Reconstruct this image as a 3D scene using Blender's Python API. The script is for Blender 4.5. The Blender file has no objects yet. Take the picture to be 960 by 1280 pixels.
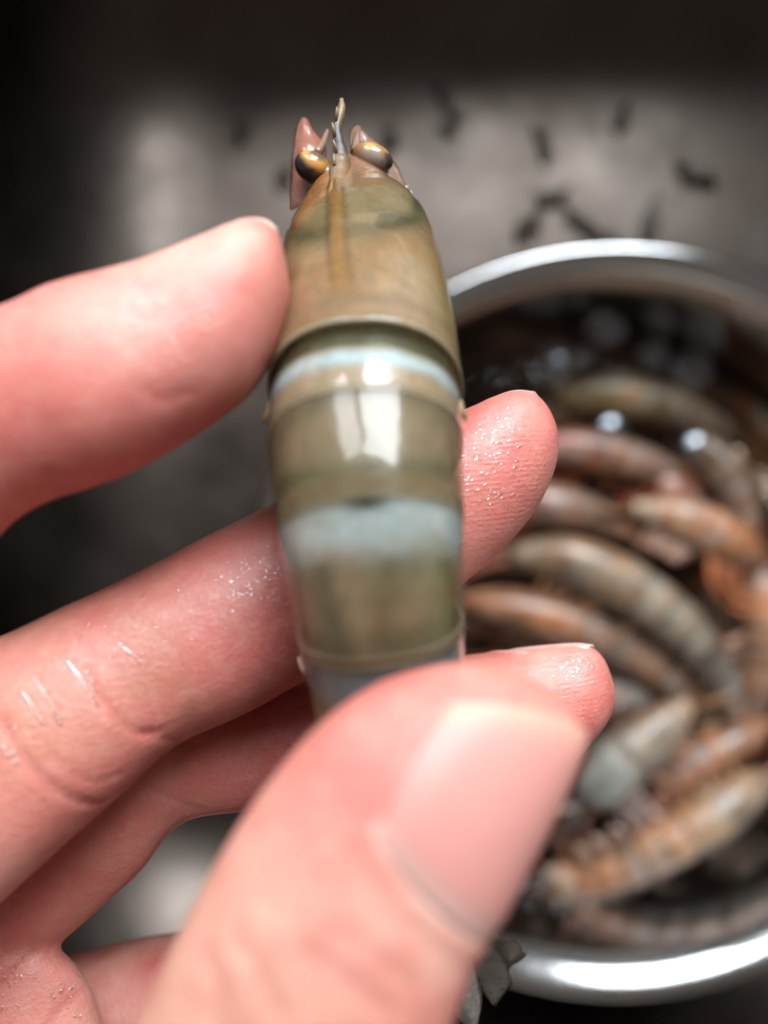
import bpy, bmesh, math, random
import numpy as np
from mathutils import Vector
from mathutils.bvhtree import BVHTree

random.seed(7)
SC = bpy.context.scene
COL = SC.collection
CM = 0.01                      # all shapes are laid out in centimetres, stored in metres
H = 36.0                       # camera height above the sink floor, cm
FPX = 1000.0                   # focal length in photo pixels (photo is 960 wide)

# ------------------------------------------------------------------ camera
cam = bpy.data.cameras.new('camera')
cam_o = bpy.data.objects.new('camera', cam); COL.objects.link(cam_o)
cam_o.location = (0, 0, H * CM)
cam_o.rotation_euler = (0, 0, 0)
cam.sensor_fit = 'HORIZONTAL'
cam.sensor_width = 3.84
cam.lens = 3.84 * FPX / 960.0
cam.clip_start = 0.002
cam.clip_end = 50
cam.dof.use_dof = True
cam.dof.focus_distance = 8.3 * CM
cam.dof.aperture_fstop = 1.4
cam.dof.aperture_blades = 0
SC.camera = cam_o

# ------------------------------------------------------------------ room light
world = bpy.data.worlds.new('World'); SC.world = world; world.use_nodes = True
bg = world.node_tree.nodes['Background']
bg.inputs[0].default_value = (1.0, 0.90, 0.82, 1); bg.inputs[1].default_value = 0.17

def area(name, loc, target, sx, sy, power, color):
    l = bpy.data.lights.new(name, 'AREA'); l.shape = 'RECTANGLE'
    l.size = sx * CM; l.size_y = sy * CM; l.energy = power; l.color = color
    o = bpy.data.objects.new(name, l); COL.objects.link(o)
    o.location = Vector(loc) * CM
    d = (Vector(target) - Vector(loc)).normalized()
    o.rotation_euler = d.to_track_quat('-Z', 'Y').to_euler()
    return o
# two panes of the kitchen window in front of the sink
area('window_light_right_pane', (24, 80, 90), (0, 0, 28), 54, 70, 26.5, (0.85, 0.935, 1.0))
area('window_light_left_pane', (-30, 80, 93), (0, 0, 28), 28, 62, 7.5, (0.88, 0.93, 1.0))

SC.view_settings.view_transform = 'Standard'
SC.view_settings.look = 'None'
SC.view_settings.gamma = 1.0
SC.view_settings.use_curve_mapping = False
SC.view_settings.exposure = 0.0
SC.cycles.max_bounces = 7
SC.cycles.transparent_max_bounces = 14
SC.cycles.caustics_reflective = False
SC.cycles.caustics_refractive = False
SC.cycles.use_denoising = True
SC.cycles.use_adaptive_sampling = True
SC.cycles.adaptive_threshold = 0.025
SC.cycles.sample_clamp_indirect = 6

# ------------------------------------------------------------------ helpers
def P(px, py, d):
    """point seen at photo pixel (px,py) at depth d cm, in cm"""
    return np.array([(px - 480.0) * d / FPX, (640.0 - py) * d / FPX, H - d])
CAMP = np.array([0, 0, H])

def hsh(i, j, k):
    n = (i.astype(np.int64) * 374761393 + j.astype(np.int64) * 668265263 + k.astype(np.int64) * 2147483647) & 0xffffffff
    n = ((n ^ (n >> 13)) * 1274126177) & 0xffffffff
    n = n ^ (n >> 16)
    return (n & 0xffff) / 65535.0
def noise(p, s=1.0, seed=0):
    p = np.asarray(p, float) * s + seed * 17.31 + 100
    i = np.floor(p).astype(np.int64); f = p - i; f = f * f * (3 - 2 * f)
    r = 0
    for a in (0, 1):
        for b in (0, 1):
            for c in (0, 1):
                w = (f[:, 0] if a else 1 - f[:, 0]) * (f[:, 1] if b else 1 - f[:, 1]) * (f[:, 2] if c else 1 - f[:, 2])
                r = r + w * hsh(i[:, 0] + a, i[:, 1] + b, i[:, 2] + c)
    return r * 2 - 1
def fbm(p, s=1.0, seed=0, o=3):
    r = 0; a = 0.6
    for k in range(o):
        r = r + a * noise(p, s * 2 ** k, seed + k); a *= 0.5
    return r
def sstep(a, b, x):
    t = np.clip((x - a) / (b - a), 0, 1); return t * t * (3 - 2 * t)
def gau(x, c, w): return np.exp(-((x - c) / w) ** 2)

def spline(pts, n):
    """Catmull-Rom through rows of pts, n samples per span; returns samples and their parameter"""
    pts = np.asarray(pts, float)
    e = np.vstack([2 * pts[0] - pts[1], pts, 2 * pts[-1] - pts[-2]])
    out = []; ss = []
    for i in range(len(pts) - 1):
        t = np.linspace(0, 1, n, endpoint=False)[:, None]
        p0, p1, p2, p3 = e[i], e[i + 1], e[i + 2], e[i + 3]
        out.append(0.5 * (2 * p1 + (p2 - p0) * t + (2 * p0 - 5 * p1 + 4 * p2 - p3) * t ** 2 + (3 * p1 - p0 - 3 * p2 + p3) * t ** 3))
        ss.append(i + t[:, 0])
    out.append(pts[-1:]); ss.append(np.array([len(pts) - 1.0]))
    return np.vstack(out), np.concatenate(ss)
def spl_at(pts, s):
    pts = np.asarray(pts, float); s = np.atleast_1d(np.asarray(s, float))
    e = np.vstack([2 * pts[0] - pts[1], pts, 2 * pts[-1] - pts[-2]])
    i = np.clip(np.floor(s).astype(int), 0, len(pts) - 2); t = (s - i)[:, None]
    p0, p1, p2, p3 = e[i], e[i + 1], e[i + 2], e[i + 3]
    return 0.5 * (2 * p1 + (p2 - p0) * t + (2 * p0 - 5 * p1 + 4 * p2 - p3) * t ** 2 + (3 * p1 - p0 - 3 * p2 + p3) * t ** 3)

def mk(name, v, f, mat=None, parent=None, col=None, alpha=None, smooth=True, mask=None, origin=None):
    """one mesh object; v in cm"""
    me = bpy.data.meshes.new(name)
    v = np.asarray(v, float)
    me.from_pydata((v * CM).tolist(), [], f if isinstance(f, list) else f.tolist())
    me.validate()
    if smooth: me.polygons.foreach_set('use_smooth', [True] * len(me.polygons))
    n = len(me.vertices)
    if col is not None:
        a = me.color_attributes.new('Col', 'FLOAT_COLOR', 'POINT')
        c = np.ones((n, 4), np.float32); c[:, :3] = np.clip(np.broadcast_to(col, (n, 3)), 0, 1)
        a.data.foreach_set('color', c.ravel())
    if alpha is not None:
        a = me.attributes.new('clear', 'FLOAT', 'POINT')
        a.data.foreach_set('value', np.broadcast_to(alpha, (n,)).astype(np.float32))
    if mask is not None:
        for k, m in mask.items():
            a = me.attributes.new(k, 'FLOAT', 'POINT'); a.data.foreach_set('value', m.astype(np.float32))
    if mat: me.materials.append(mat)
    o = bpy.data.objects.new(name, me); COL.objects.link(o)
    if parent is not None:
        o.parent = parent
        o.matrix_parent_inverse = parent.matrix_basis.inverted()
    return o
def tag(o, label=None, cat=None, group=None, kind=None):
    if label: o['label'] = label
    if cat: o['category'] = cat
    if group: o['group'] = group
    if kind: o['kind'] = kind
    return o
def empty(name, loc):
    o = bpy.data.objects.new(name, None); COL.objects.link(o)
    o.location = Vector(loc) * CM; o.empty_display_size = 0.01
    return o
def grid_faces(nr, nc, close=False, base=0):
    f = []
    m = nc if close else nc - 1
    for i in range(nr - 1):
        for j in range(m):
            a = base + i * nc + j; b = base + i * nc + (j + 1) % nc
            f.append((a, b, b + nc, a + nc))
    return f
def tube(path, rad, n=10, flat=1.0, up=(0, 0, 1)):
    """closed tapered tube along path (cm)"""
    path = np.asarray(path, float); rad = np.broadcast_to(rad, (len(path),))
    T = np.gradient(path, axis=0); T /= np.linalg.norm(T, axis=1)[:, None] + 1e-9
    U = np.broadcast_to(np.asarray(up, float), T.shape)
    B = np.cross(T, U); B /= np.linalg.norm(B, axis=1)[:, None] + 1e-9
    N = np.cross(B, T)
    th = np.linspace(0, 2 * np.pi, n, endpoint=False)
    v = path[:, None] + rad[:, None, None] * (np.cos(th)[None, :, None] * B[:, None] + flat * np.sin(th)[None, :, None] * N[:, None])
    v = v.reshape(-1, 3); f = grid_faces(len(path), n, True)
    v = np.vstack([v, path[0], path[-1]]); k = len(path) * n
    f += [(k, (j + 1) % n, j) for j in range(n)]
    b = (len(path) - 1) * n
    f += [(k + 1, b + j, b + (j + 1) % n) for j in range(n)]
    return v, f
def join(parts):
    vs = []; fs = []; b = 0
    for v, f in parts:
        vs.append(v); fs += [tuple(i + b for i in q) for q in f]; b += len(v)
    return np.vstack(vs), fs
def sheet(top, thick, nrm=None):
    """closed thin solid from a grid top[r,c,3]; thickness along its normals"""
    R, C = top.shape[:2]
    du = np.gradient(top, axis=0); dv = np.gradient(top, axis=1)
    n = np.cross(du, dv); n /= np.linalg.norm(n, axis=2)[..., None] + 1e-9
    t = np.asarray(thick)
    if t.ndim == 2: t = t[..., None]
    bot = top - n * t
    v = np.vstack([top.reshape(-1, 3), bot.reshape(-1, 3)]); m = R * C
    f = grid_faces(R, C)
    f += [tuple(reversed([i + m for i in q])) for q in grid_faces(R, C)]
    edge = [(0, c) for c in range(C)] + [(r, C - 1) for r in range(1, R)] + [(R - 1, c) for c in range(C - 2, -1, -1)] + [(r, 0) for r in range(R - 2, 0, -1)]
    idx = [r * C + c for r, c in edge]
    for a, b in zip(idx, idx[1:] + idx[:1]): f.append((b, a, a + m, b + m))
    return v, f

# ------------------------------------------------------------------ materials
def new_mat(name):
    m = bpy.data.materials.new(name); m.use_nodes = True
    nt = m.node_tree; nt.nodes.clear()
    out = nt.nodes.new('ShaderNodeOutputMaterial')
    return m, nt, out
def N(nt, t, **kw):
    n = nt.nodes.new(t)
    for k, v in kw.items(): setattr(n, k, v)
    return n
def L(nt, a, b): nt.links.new(a, b)
def setin(n, **kw):
    for k, v in kw.items(): n.inputs[k.replace('_', ' ')].default_value = v
def objcoord(nt, scale=(100, 100, 100), rot=(0, 0, 0)):
    tc = N(nt, 'ShaderNodeTexCoord'); mp = N(nt, 'ShaderNodeMapping')
    mp.inputs['Scale'].default_value = scale; mp.inputs['Rotation'].default_value = rot
    L(nt, tc.outputs['Object'], mp.inputs['Vector']); return mp.outputs['Vector']
def nz(nt, vec, scale, detail=3, rough=0.5, dist=0.0):
    n = N(nt, 'ShaderNodeTexNoise'); setin(n, Scale=scale, Detail=detail, Roughness=rough, Distortion=dist)
    L(nt, vec, n.inputs['Vector']); return n.outputs['Fac']
def ramp(nt, fac, stops):
    r = N(nt, 'ShaderNodeValToRGB'); L(nt, fac, r.inputs['Fac'])
    e = r.color_ramp.elements
    while len(e) < len(stops): e.new(0.5)
    for k, (p, c) in enumerate(stops):
        e[k].position = p; e[k].color = (c, c, c, 1) if not hasattr(c, '__len__') else (*c, 1)
    return r.outputs['Color']
def mth(nt, op, a, b=None, c=None):
    n = N(nt, 'ShaderNodeMath', operation=op)
    for k, x in enumerate((a, b, c)):
        if x is None: continue
        if isinstance(x, (int, float)): n.inputs[k].default_value = x
        else: L(nt, x, n.inputs[k])
    return n.outputs[0]
def mix(nt, fac, a, b, blend='MIX'):
    n = N(nt, 'ShaderNodeMix', data_type='RGBA', blend_type=blend)
    if isinstance(fac, (int, float)): n.inputs[0].default_value = fac
    else: L(nt, fac, n.inputs[0])
    for k, x in ((6, a), (7, b)):
        if isinstance(x, tuple): n.inputs[k].default_value = (*x, 1)
        else: L(nt, x, n.inputs[k])
    return n.outputs[2]
def attr(nt, name):
    return N(nt, 'ShaderNodeAttribute', attribute_name=name)
def bump(nt, h, strength, dist=0.0002, prev=None):
    b = N(nt, 'ShaderNodeBump'); setin(b, Strength=strength, Distance=dist)
    L(nt, h, b.inputs['Height'])
    if prev is not None: L(nt, prev, b.inputs['Normal'])
    return b.outputs['Normal']

def skin_material():
    m, nt, out = new_mat('wet skin')
    b = N(nt, 'ShaderNodeBsdfPrincipled')
    vec = objcoord(nt)
    base = attr(nt, 'Col').outputs['Color']
    n1 = nz(nt, vec, 1.6, 4, 0.6); n2 = nz(nt, vec, 7.0, 3, 0.6)
    c = mix(nt, mth(nt, 'MULTIPLY', ramp(nt, n1, [(0.35, 0.0), (0.7, 1.0)]), 0.55), base, (0.60, 0.145, 0.13))
    c = mix(nt, mth(nt, 'MULTIPLY', ramp(nt, n2, [(0.45, 0.0), (0.75, 1.0)]), 0.16), c, (0.84, 0.52, 0.41))
    L(nt, c, b.inputs['Base Color'])
    setin(b, Subsurface_Weight=0.38, Subsurface_Scale=0.0022, Subsurface_Anisotropy=0.0)
    b.inputs['Subsurface Radius'].default_value = (1.0, 0.30, 0.16)
    b.inputs['IOR'].default_value = 1.42
    setin(b, Coat_Weight=0.5, Coat_Roughness=0.07, Coat_IOR=1.5)
    rg = ramp(nt, nz(nt, vec, 3.0, 4, 0.6), [(0.3, 0.36), (0.7, 0.55)])
    L(nt, rg, b.inputs['Roughness'])
    wet = mth(nt, 'MULTIPLY_ADD', attr(nt, 'wet').outputs['Fac'], 0.5, 0.12); L(nt, wet, b.inputs['Coat Weight'])
    # fine skin lines, finger-print ridges where the mask says so
    vo = N(nt, 'ShaderNodeTexVoronoi', feature='DISTANCE_TO_EDGE'); setin(vo, Scale=17.0)
    L(nt, vec, vo.inputs['Vector'])
    cells = ramp(nt, vo.outputs['Distance'], [(0.0, 0.0), (0.10, 1.0)])
    pm = attr(nt, 'prints').outputs['Fac']
    wv = N(nt, 'ShaderNodeTexWave', bands_direction='Y'); setin(wv, Scale=6.3, Distortion=1.2, Detail=2.0, Detail_Scale=0.5)
    L(nt, objcoord(nt, (100, 100, 100), (0, 0, math.radians(-6))), wv.inputs['Vector'])
    brk = ramp(nt, nz(nt, vec, 9.0, 2), [(0.42, 0.0), (0.60, 1.0)])
    ridge = mth(nt, 'MULTIPLY', mth(nt, 'MULTIPLY', wv.outputs['Fac'], brk), pm)
    cellm = mth(nt, 'MULTIPLY', cells, mth(nt, 'SUBTRACT', 1.0, pm))
    n = bump(nt, nz(nt, vec, 22.0, 4, 0.65), 0.55, 0.00025)
    n = bump(nt, cellm, 0.17, 0.00012, n)
    n = bump(nt, ridge, 0.22, 0.00012, n)
    L(nt, n, b.inputs['Normal'])
    n2_ = bump(nt, nz(nt, objcoord(nt, (60, 130, 100), (0, 0, math.radians(-12))), 13.0, 3, 0.6), 0.6, 0.0004, n); L(nt, n2_, b.inputs['Coat Normal'])
    L(nt, b.outputs[0], out.inputs['Surface'])
    return m
def nail_material():
    m, nt, out = new_mat('finger nail')
    b = N(nt, 'ShaderNodeBsdfPrincipled'); vec = objcoord(nt)
    c = mix(nt, mth(nt, 'MULTIPLY', nz(nt, vec, 3.0, 3), 0.25), attr(nt, 'Col').outputs['Color'], (0.72, 0.32, 0.27))
    L(nt, c, b.inputs['Base Color'])
    setin(b, Subsurface_Weight=0.5, Subsurface_Scale=0.002, Roughness=0.55, Coat_Weight=0.06, Coat_Roughness=0.3)
    b.inputs['Subsurface Radius'].default_value = (1.0, 0.4, 0.25)
    L(nt, bump(nt, nz(nt, vec, 6.0, 3), 0.12, 0.0003), b.inputs['Normal'])
    L(nt, b.outputs[0], out.inputs['Surface']); return m
def shell_material(name, rough=0.2, spec_bump=0.18, sss=0.4, mott=0.35, coat=1.0):
    """wet, partly clear shell: pigment from Col, clarity from the attribute clear"""
    m, nt, out = new_mat(name)
    b = N(nt, 'ShaderNodeBsdfPrincipled'); vec = objcoord(nt)
    base = attr(nt, 'Col').outputs['Color']
    dots = ramp(nt, nz(nt, vec, 26.0, 2, 0.7), [(0.55, 0.0), (0.64, 1.0)])
    bl = ramp(nt, nz(nt, vec, 5.0, 4, 0.65, 0.6), [(0.35, 0.0), (0.68, 1.0)])
    c = mix(nt, mth(nt, 'MULTIPLY', bl, mott), base, mix(nt, 1.0, base, (0.55, 0.52, 0.46), 'MULTIPLY'))
    c = mix(nt, mth(nt, 'MULTIPLY', dots, mott * 0.7), c, (0.16, 0.085, 0.035))
    L(nt, c, b.inputs['Base Color'])
    setin(b, Subsurface_Weight=sss, Subsurface_Scale=0.0025, Roughness=rough + 0.06, Coat_Weight=coat, Coat_Roughness=rough * 0.3, Coat_IOR=1.45)
    b.inputs['Subsurface Radius'].default_value = (1.0, 0.75, 0.5)
    n = bump(nt, nz(nt, vec, 9.0, 3, 0.5), spec_bump, 0.0003)
    L(nt, n, b.inputs['Normal'])
    n2 = bump(nt, nz(nt, vec, 4.5, 2, 0.5), spec_bump * 0.7, 0.0004)
    L(nt, n2, b.inputs['Coat Normal'])
    tr = N(nt, 'ShaderNodeBsdfTransparent'); tr.inputs[0].default_value = (0.95, 0.93, 0.88, 1)
    ms = N(nt, 'ShaderNodeMixShader')
    L(nt, attr(nt, 'clear').outputs['Fac'], ms.inputs[0]); L(nt, b.outputs[0], ms.inputs[1]); L(nt, tr.outputs[0], ms.inputs[2])
    L(nt, ms.outputs[0], out.inputs['Surface']); return m
def eye_material():
    m, nt, out = new_mat('shrimp eye')
    b = N(nt, 'ShaderNodeBsdfPrincipled')
    L(nt, attr(nt, 'Col').outputs['Color'], b.inputs['Base Color'])
    setin(b, Roughness=0.65, Coat_Weight=0.7, Coat_Roughness=0.03, Subsurface_Weight=0.3, Subsurface_Scale=0.001)
    L(nt, b.outputs[0], out.inputs['Surface']); return m
def steel_material(name, base, r0, r1, brush=None, stain=0.0):
    m, nt, out = new_mat(name)
    b = N(nt, 'ShaderNodeBsdfPrincipled'); vec = objcoord(nt)
    st = ramp(nt, nz(nt, vec, 0.22, 5, 0.62), [(0.36, 0.0), (0.66, 1.0)])
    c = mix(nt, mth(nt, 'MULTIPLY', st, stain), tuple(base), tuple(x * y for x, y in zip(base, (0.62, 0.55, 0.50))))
    L(nt, c, b.inputs['Base Color'])
    setin(b, Metallic=1.0)
    rr = ramp(nt, nz(nt, vec, 0.35, 5, 0.6), [(0.3, r0), (0.7, r1)])
    L(nt, rr, b.inputs['Roughness'])
    h = nz(nt, objcoord(nt, brush or (100, 100, 100)), 3.0, 3, 0.6)
    n = bump(nt, h, 0.10, 0.0002)
    n = bump(nt, nz(nt, vec, 0.5, 2), 0.12, 0.002, n)
    L(nt, n, b.inputs['Normal'])
    L(nt, b.outputs[0], out.inputs['Surface']); return m
def water_material():
    m, nt, out = new_mat('shallow water')
    vec = objcoord(nt)
    g = N(nt, 'ShaderNodeBsdfGlossy'); g.inputs['Roughness'].default_value = 0.03
    t = N(nt, 'ShaderNodeBsdfTransparent'); t.inputs[0].default_value = (0.70, 0.60, 0.52, 1)
    lw = N(nt, 'ShaderNodeLayerWeight'); lw.inputs[0].default_value = 0.5
    fc = mth(nt, 'MULTIPLY_ADD', mth(nt, 'POWER', lw.outputs['Facing'], 5.0), 0.6, 0.022)
    n = bump(nt, nz(nt, vec, 0.55, 3, 0.5, 0.5), 0.5, 0.006)
    L(nt, n, g.inputs['Normal']); L(nt, n, lw.inputs['Normal'])
    ms = N(nt, 'ShaderNodeMixShader'); L(nt, fc, ms.inputs[0]); L(nt, t.outputs[0], ms.inputs[1]); L(nt, g.outputs[0], ms.inputs[2])
    L(nt, ms.outputs[0], out.inputs['Surface']); return m
def bubble_material():
    m, nt, out = new_mat('foam bubble film')
    vec = objcoord(nt)
    d = N(nt, 'ShaderNodeBsdfGlossy'); d.inputs['Roughness'].default_value = 0.24; d.inputs['Color'].default_value = (0.85, 0.92, 1.0, 1)
    t = N(nt, 'ShaderNodeBsdfTransparent')
    lw = N(nt, 'ShaderNodeLayerWeight'); lw.inputs[0].default_value = 0.35
    f = mth(nt, 'MULTIPLY_ADD', lw.outputs['Facing'], 0.45, 0.22)
    ms = N(nt, 'ShaderNodeMixShader'); L(nt, f, ms.inputs[0]); L(nt, t.outputs[0], ms.inputs[1]); L(nt, d.outputs[0], ms.inputs[2])
    L(nt, ms.outputs[0], out.inputs['Surface']); return m
def scrap_material():
    m, nt, out = new_mat('wet dark scrap')
    b = N(nt, 'ShaderNodeBsdfPrincipled'); vec = objcoord(nt)
    c = mix(nt, ramp(nt, nz(nt, vec, 3.0, 4), [(0.35, 0.0), (0.7, 1.0)]), (0.018, 0.012, 0.009), (0.11, 0.062, 0.036))
    L(nt, c, b.inputs['Base Color']); setin(b, Roughness=0.45, Coat_Weight=0.3)
    L(nt, bump(nt, nz(nt, vec, 8.0, 3), 0.5, 0.0005), b.inputs['Normal'])
    L(nt, b.outputs[0], out.inputs['Surface']); return m

M_SKIN = skin_material(); M_NAIL = nail_material()
M_SHELL = shell_material('wet shrimp shell'); M_FLESH = shell_material('shrimp flesh', 0.3, 0.2, 0.6, 0.15, 0.5)
M_BSHELL = shell_material('shrimp shell in the bowl', 0.34, 0.7, 0.3, 0.7, 0.35)
M_TAIL = shell_material('crinkled clear tail', 0.14, 0.9, 0.2, 0.5)
M_EYE = eye_material(); M_SPIKE = shell_material('dry brown spike', 0.42, 0.3, 0.2, 0.4, 0.08)
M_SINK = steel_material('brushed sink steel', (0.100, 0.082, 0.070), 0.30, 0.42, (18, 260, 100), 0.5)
M_BOWL = steel_material('polished bowl steel', (0.52, 0.515, 0.51), 0.11, 0.19, (60, 60, 300), 0.15)
M_WATER = water_material(); M_BUB = bubble_material(); M_SCRAP = scrap_material()

# ------------------------------------------------------------------ sink basin
def sink():
    x0, x1, y0, y1, depth, fr = -16.2, 33.0, -21.0, 26.3, 21.0, 8.5
    cx, cy = (x0 + x1) / 2, (y0 + y1) / 2; hx, hy = (x1 - x0) / 2, (y1 - y0) / 2
    def ring(inset, z, n=24):
        r = max(10.5 - inset, 0.4); pts = []
        ax, ay = hx - inset - r, hy - inset - r
        for q, (sx, sy) in enumerate(((1, 1), (-1, 1), (-1, -1), (1, -1))):
            for k in range(n):
                a = math.pi / 2 * (q + k / (n - 1))
                pts.append((cx + sx * ax + r * math.cos(a), cy + sy * ay + r * math.sin(a), z))
        return pts
    rings = [ring(-6.0, depth + 0.05), ring(-1.2, depth + 0.05), ring(-0.5, depth - 0.1), ring(-0.1, depth - 0.7)]
    for z in (depth * 0.75, depth * 0.5, fr + 1.0): rings.append(ring(0.35 * (1 - z / depth), z))
    for k in range(0, 11):
        a = math.pi / 2 * k / 10
        rings.append(ring(0.35 + fr * (1 - math.cos(a)), fr * (1 - math.sin(a))))
    for q in (9.8, 12.0, 15.0, 18.0, 22.0): rings.append(ring(q, -0.012 * (q - 8.85)))
    n = len(rings[0]); v = [p for r in rings for p in r]
    f = [(i * n + j, i * n + (j + 1) % n, (i + 1) * n + (j + 1) % n, (i + 1) * n + j) for i in range(len(rings) - 1) for j in range(n)]
    f.append(tuple((len(rings) - 1) * n + j for j in range(n)))
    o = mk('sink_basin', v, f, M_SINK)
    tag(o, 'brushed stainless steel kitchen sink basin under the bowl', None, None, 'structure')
sink()

# ------------------------------------------------------------------ steel bowl
BC = P(776, 778, 26.0); BX, BY = BC[0], BC[1]
def bowl():
    R = 12.35
    prof = [(0.0, 1.0), (4.0, 1.0), (7.4, 1.02), (8.6, 1.15), (9.4, 1.6), (10.0, 2.5), (10.5, 4.4), (10.9, 6.8), (11.2, 8.9), (11.36, 9.4),
            (11.58, 9.7), (11.82, 9.88), (12.05, 9.98), (12.25, 9.98), (12.4, 9.75), (12.3, 9.42), (12.05, 9.35), (11.85, 9.45), (11.65, 9.35), (11.5, 9.0),
            (11.18, 6.7), (10.8, 4.3), (10.3, 2.4), (9.6, 1.2), (8.4, 0.65), (6.9, 0.05), (6.5, 0.0), (6.3, 0.45), (3.0, 0.5), (0.0, 0.5)]
    pr, _ = spline(prof, 4); n = 128
    th = np.linspace(0, 2 * np.pi, n, endpoint=False)
    v = np.stack([BX + pr[:, 0][:, None] * np.cos(th), BY + pr[:, 0][:, None] * np.sin(th), np.broadcast_to(pr[:, 1][:, None], (len(pr), n))], -1).reshape(-1, 3)
    f = [(b, a, d, c) for a, b, c, d in [(q[0], q[1], q[2], q[3]) for q in grid_faces(len(pr), n, True)]]
    f = [tuple(reversed(q)) for q in grid_faces(len(pr), n, True)]
    o = mk('mixing_bowl', v, f, M_BOWL)
    tag(o, 'round polished stainless steel bowl full of raw shrimp', 'bowl')
    # shallow water inside it
    k = 48; rr = np.linspace(0.02, 1, 26) * 10.62
    th = np.linspace(0, 2 * np.pi, k, endpoint=False)
    x = BX + rr[:, None] * np.cos(th); y = BY + rr[:, None] * np.sin(th)
    z = 5.3 + 0.04 * np.sin(x * 1.3 + 0.4) * np.cos(y * 1.1)
    w = mk('water', np.stack([x, y, z], -1).reshape(-1, 3), [tuple(reversed(q)) for q in grid_faces(26, k, True)] + [tuple(range(k))], M_WATER)
    tag(w, 'thin brownish water covering the shrimp in the bowl', None, None, 'structure')
bowl()

# ------------------------------------------------------------------ shrimp builder
def frames(axis, dors, n):
    """dense axis samples: centre, tangent, dorsal, side, s"""
    C, s = spline(axis, n)
    T = np.gradient(C, axis=0); T /= np.linalg.norm(T, axis=1)[:, None]
    D, _ = spline(dors, n)
    D = D - T * (D * T).sum(1)[:, None]; D /= np.linalg.norm(D, axis=1)[:, None]
    B = np.cross(D, T)
    return C, T, D, B, s
class Body:
    def __init__(self, axis, dors, hw, hh, n=16):
        self.C, self.T, self.D, self.B, self.s = frames(axis, dors, n)
        a, _ = spline(np.stack([hw, hh], 1), n); self.W = np.maximum(a[:, 0], 0.01); self.Hh = np.maximum(a[:, 1], 0.01)
    def at(self, s):
        ip = lambda A: np.stack([np.interp(s, self.s, A[:, k]) for k in range(3)], -1)
        return ip(self.C), ip(self.T), ip(self.D), ip(self.B), np.interp(s, self.s, self.W), np.interp(s, self.s, self.Hh)
    def surf(self, s, phi, off=0.0):
        """s, phi arrays of one shape; phi 0 = back, +-pi = belly; positive phi towards B"""
        sh = s.shape; s = s.ravel(); phi = phi.ravel(); off = np.broadcast_to(off, sh).ravel()
        C, T, D, B, W, Hh = self.at(s)
        c, sn = np.cos(phi), np.sin(phi)
        x = np.sign(sn) * np.abs(sn) ** 0.88; y = np.sign(c) * np.abs(c) ** 0.88
        x = x * np.where(y < 0, 1 - 0.28 * y * y, 1)
        p = C + B * (x * (W + off))[:, None] + D * (y * (Hh + off))[:, None]
        return p.reshape(sh + (3,))

def shell(body, s0, s1, phi, off0, off1, thick, ns, nphi, rear_curve=0.0, front_curve=0.0, flare=0.0):
    u = np.linspace(0, 1, ns)[:, None]; ph = np.linspace(-phi, phi, nphi)[None, :]
    a = np.abs(ph) / phi
    lo = s0 + front_curve * a ** 2; hi = s1 + rear_curve * a ** 2
    s = lo + (hi - lo) * u; ph = np.broadcast_to(ph, s.shape)
    o0_ = off0 * np.clip(np.cos(ph), 0.1, 1); off = o0_ + (off1 - o0_) * u ** 1.5 + flare * np.clip((u - 0.9) / 0.1, 0, 1) + 0 * s
    return body.surf(s, ph, off), s, ph, np.broadcast_to(u, s.shape)

def tail_plate(root, dirv, side, nrm, length, width, name, mat, col, parent, clear, wob=0.0, thick=0.02, seed=0):
    """leaf shaped tail plate with a mid rib"""
    dirv = dirv / np.linalg.norm(dirv); side = side - dirv * np.dot(side, dirv); side /= np.linalg.norm(side)
    nr = np.cross(dirv, side); nr /= np.linalg.norm(nr)
    if np.dot(nr, nrm) < 0: nr = -nr
    nu, nv = 15, 9
    u = np.linspace(0, 1, nu)[:, None]; w = np.linspace(-1, 1, nv)[None, :]
    prof = width * (0.35 + 0.65 * np.sin(np.pi * np.clip(u * 0.85 + 0.08, 0, 1)) ** 0.8) * np.clip((1.02 - u) / 0.2, 0, 1) ** 0.5
    g = root + dirv * (u * length + 0 * w)[..., None] + side * (prof * w)[..., None]
    z = 0.10 * width * np.exp(-(w / 0.14) ** 2) - 0.35 * width * w ** 2 * np.sin(np.pi * u * 0.5)
    g = g + nr * z[..., None]
    if wob:
        k = g.reshape(-1, 3); g = g + nr * (wob * fbm(k, 3.5, seed, 3)).reshape(nu, nv)[..., None]
    v, f = sheet(g, thick)
    m = nu * nv
    uu = np.concatenate([np.broadcast_to(u, (nu, nv)).ravel()] * 2)
    ww = np.concatenate([np.broadcast_to(np.abs(w), (nu, nv)).ravel()] * 2)
    c = np.asarray(col)[None] * (0.8 + 0.4 * uu)[:, None]
    edge = np.maximum(sstep(0.8, 1.0, ww), sstep(0.9, 1.0, uu))
    c = c * (1 - 0.75 * edge[:, None])
    return mk(name, v, f, mat, parent, c, clear)

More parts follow.
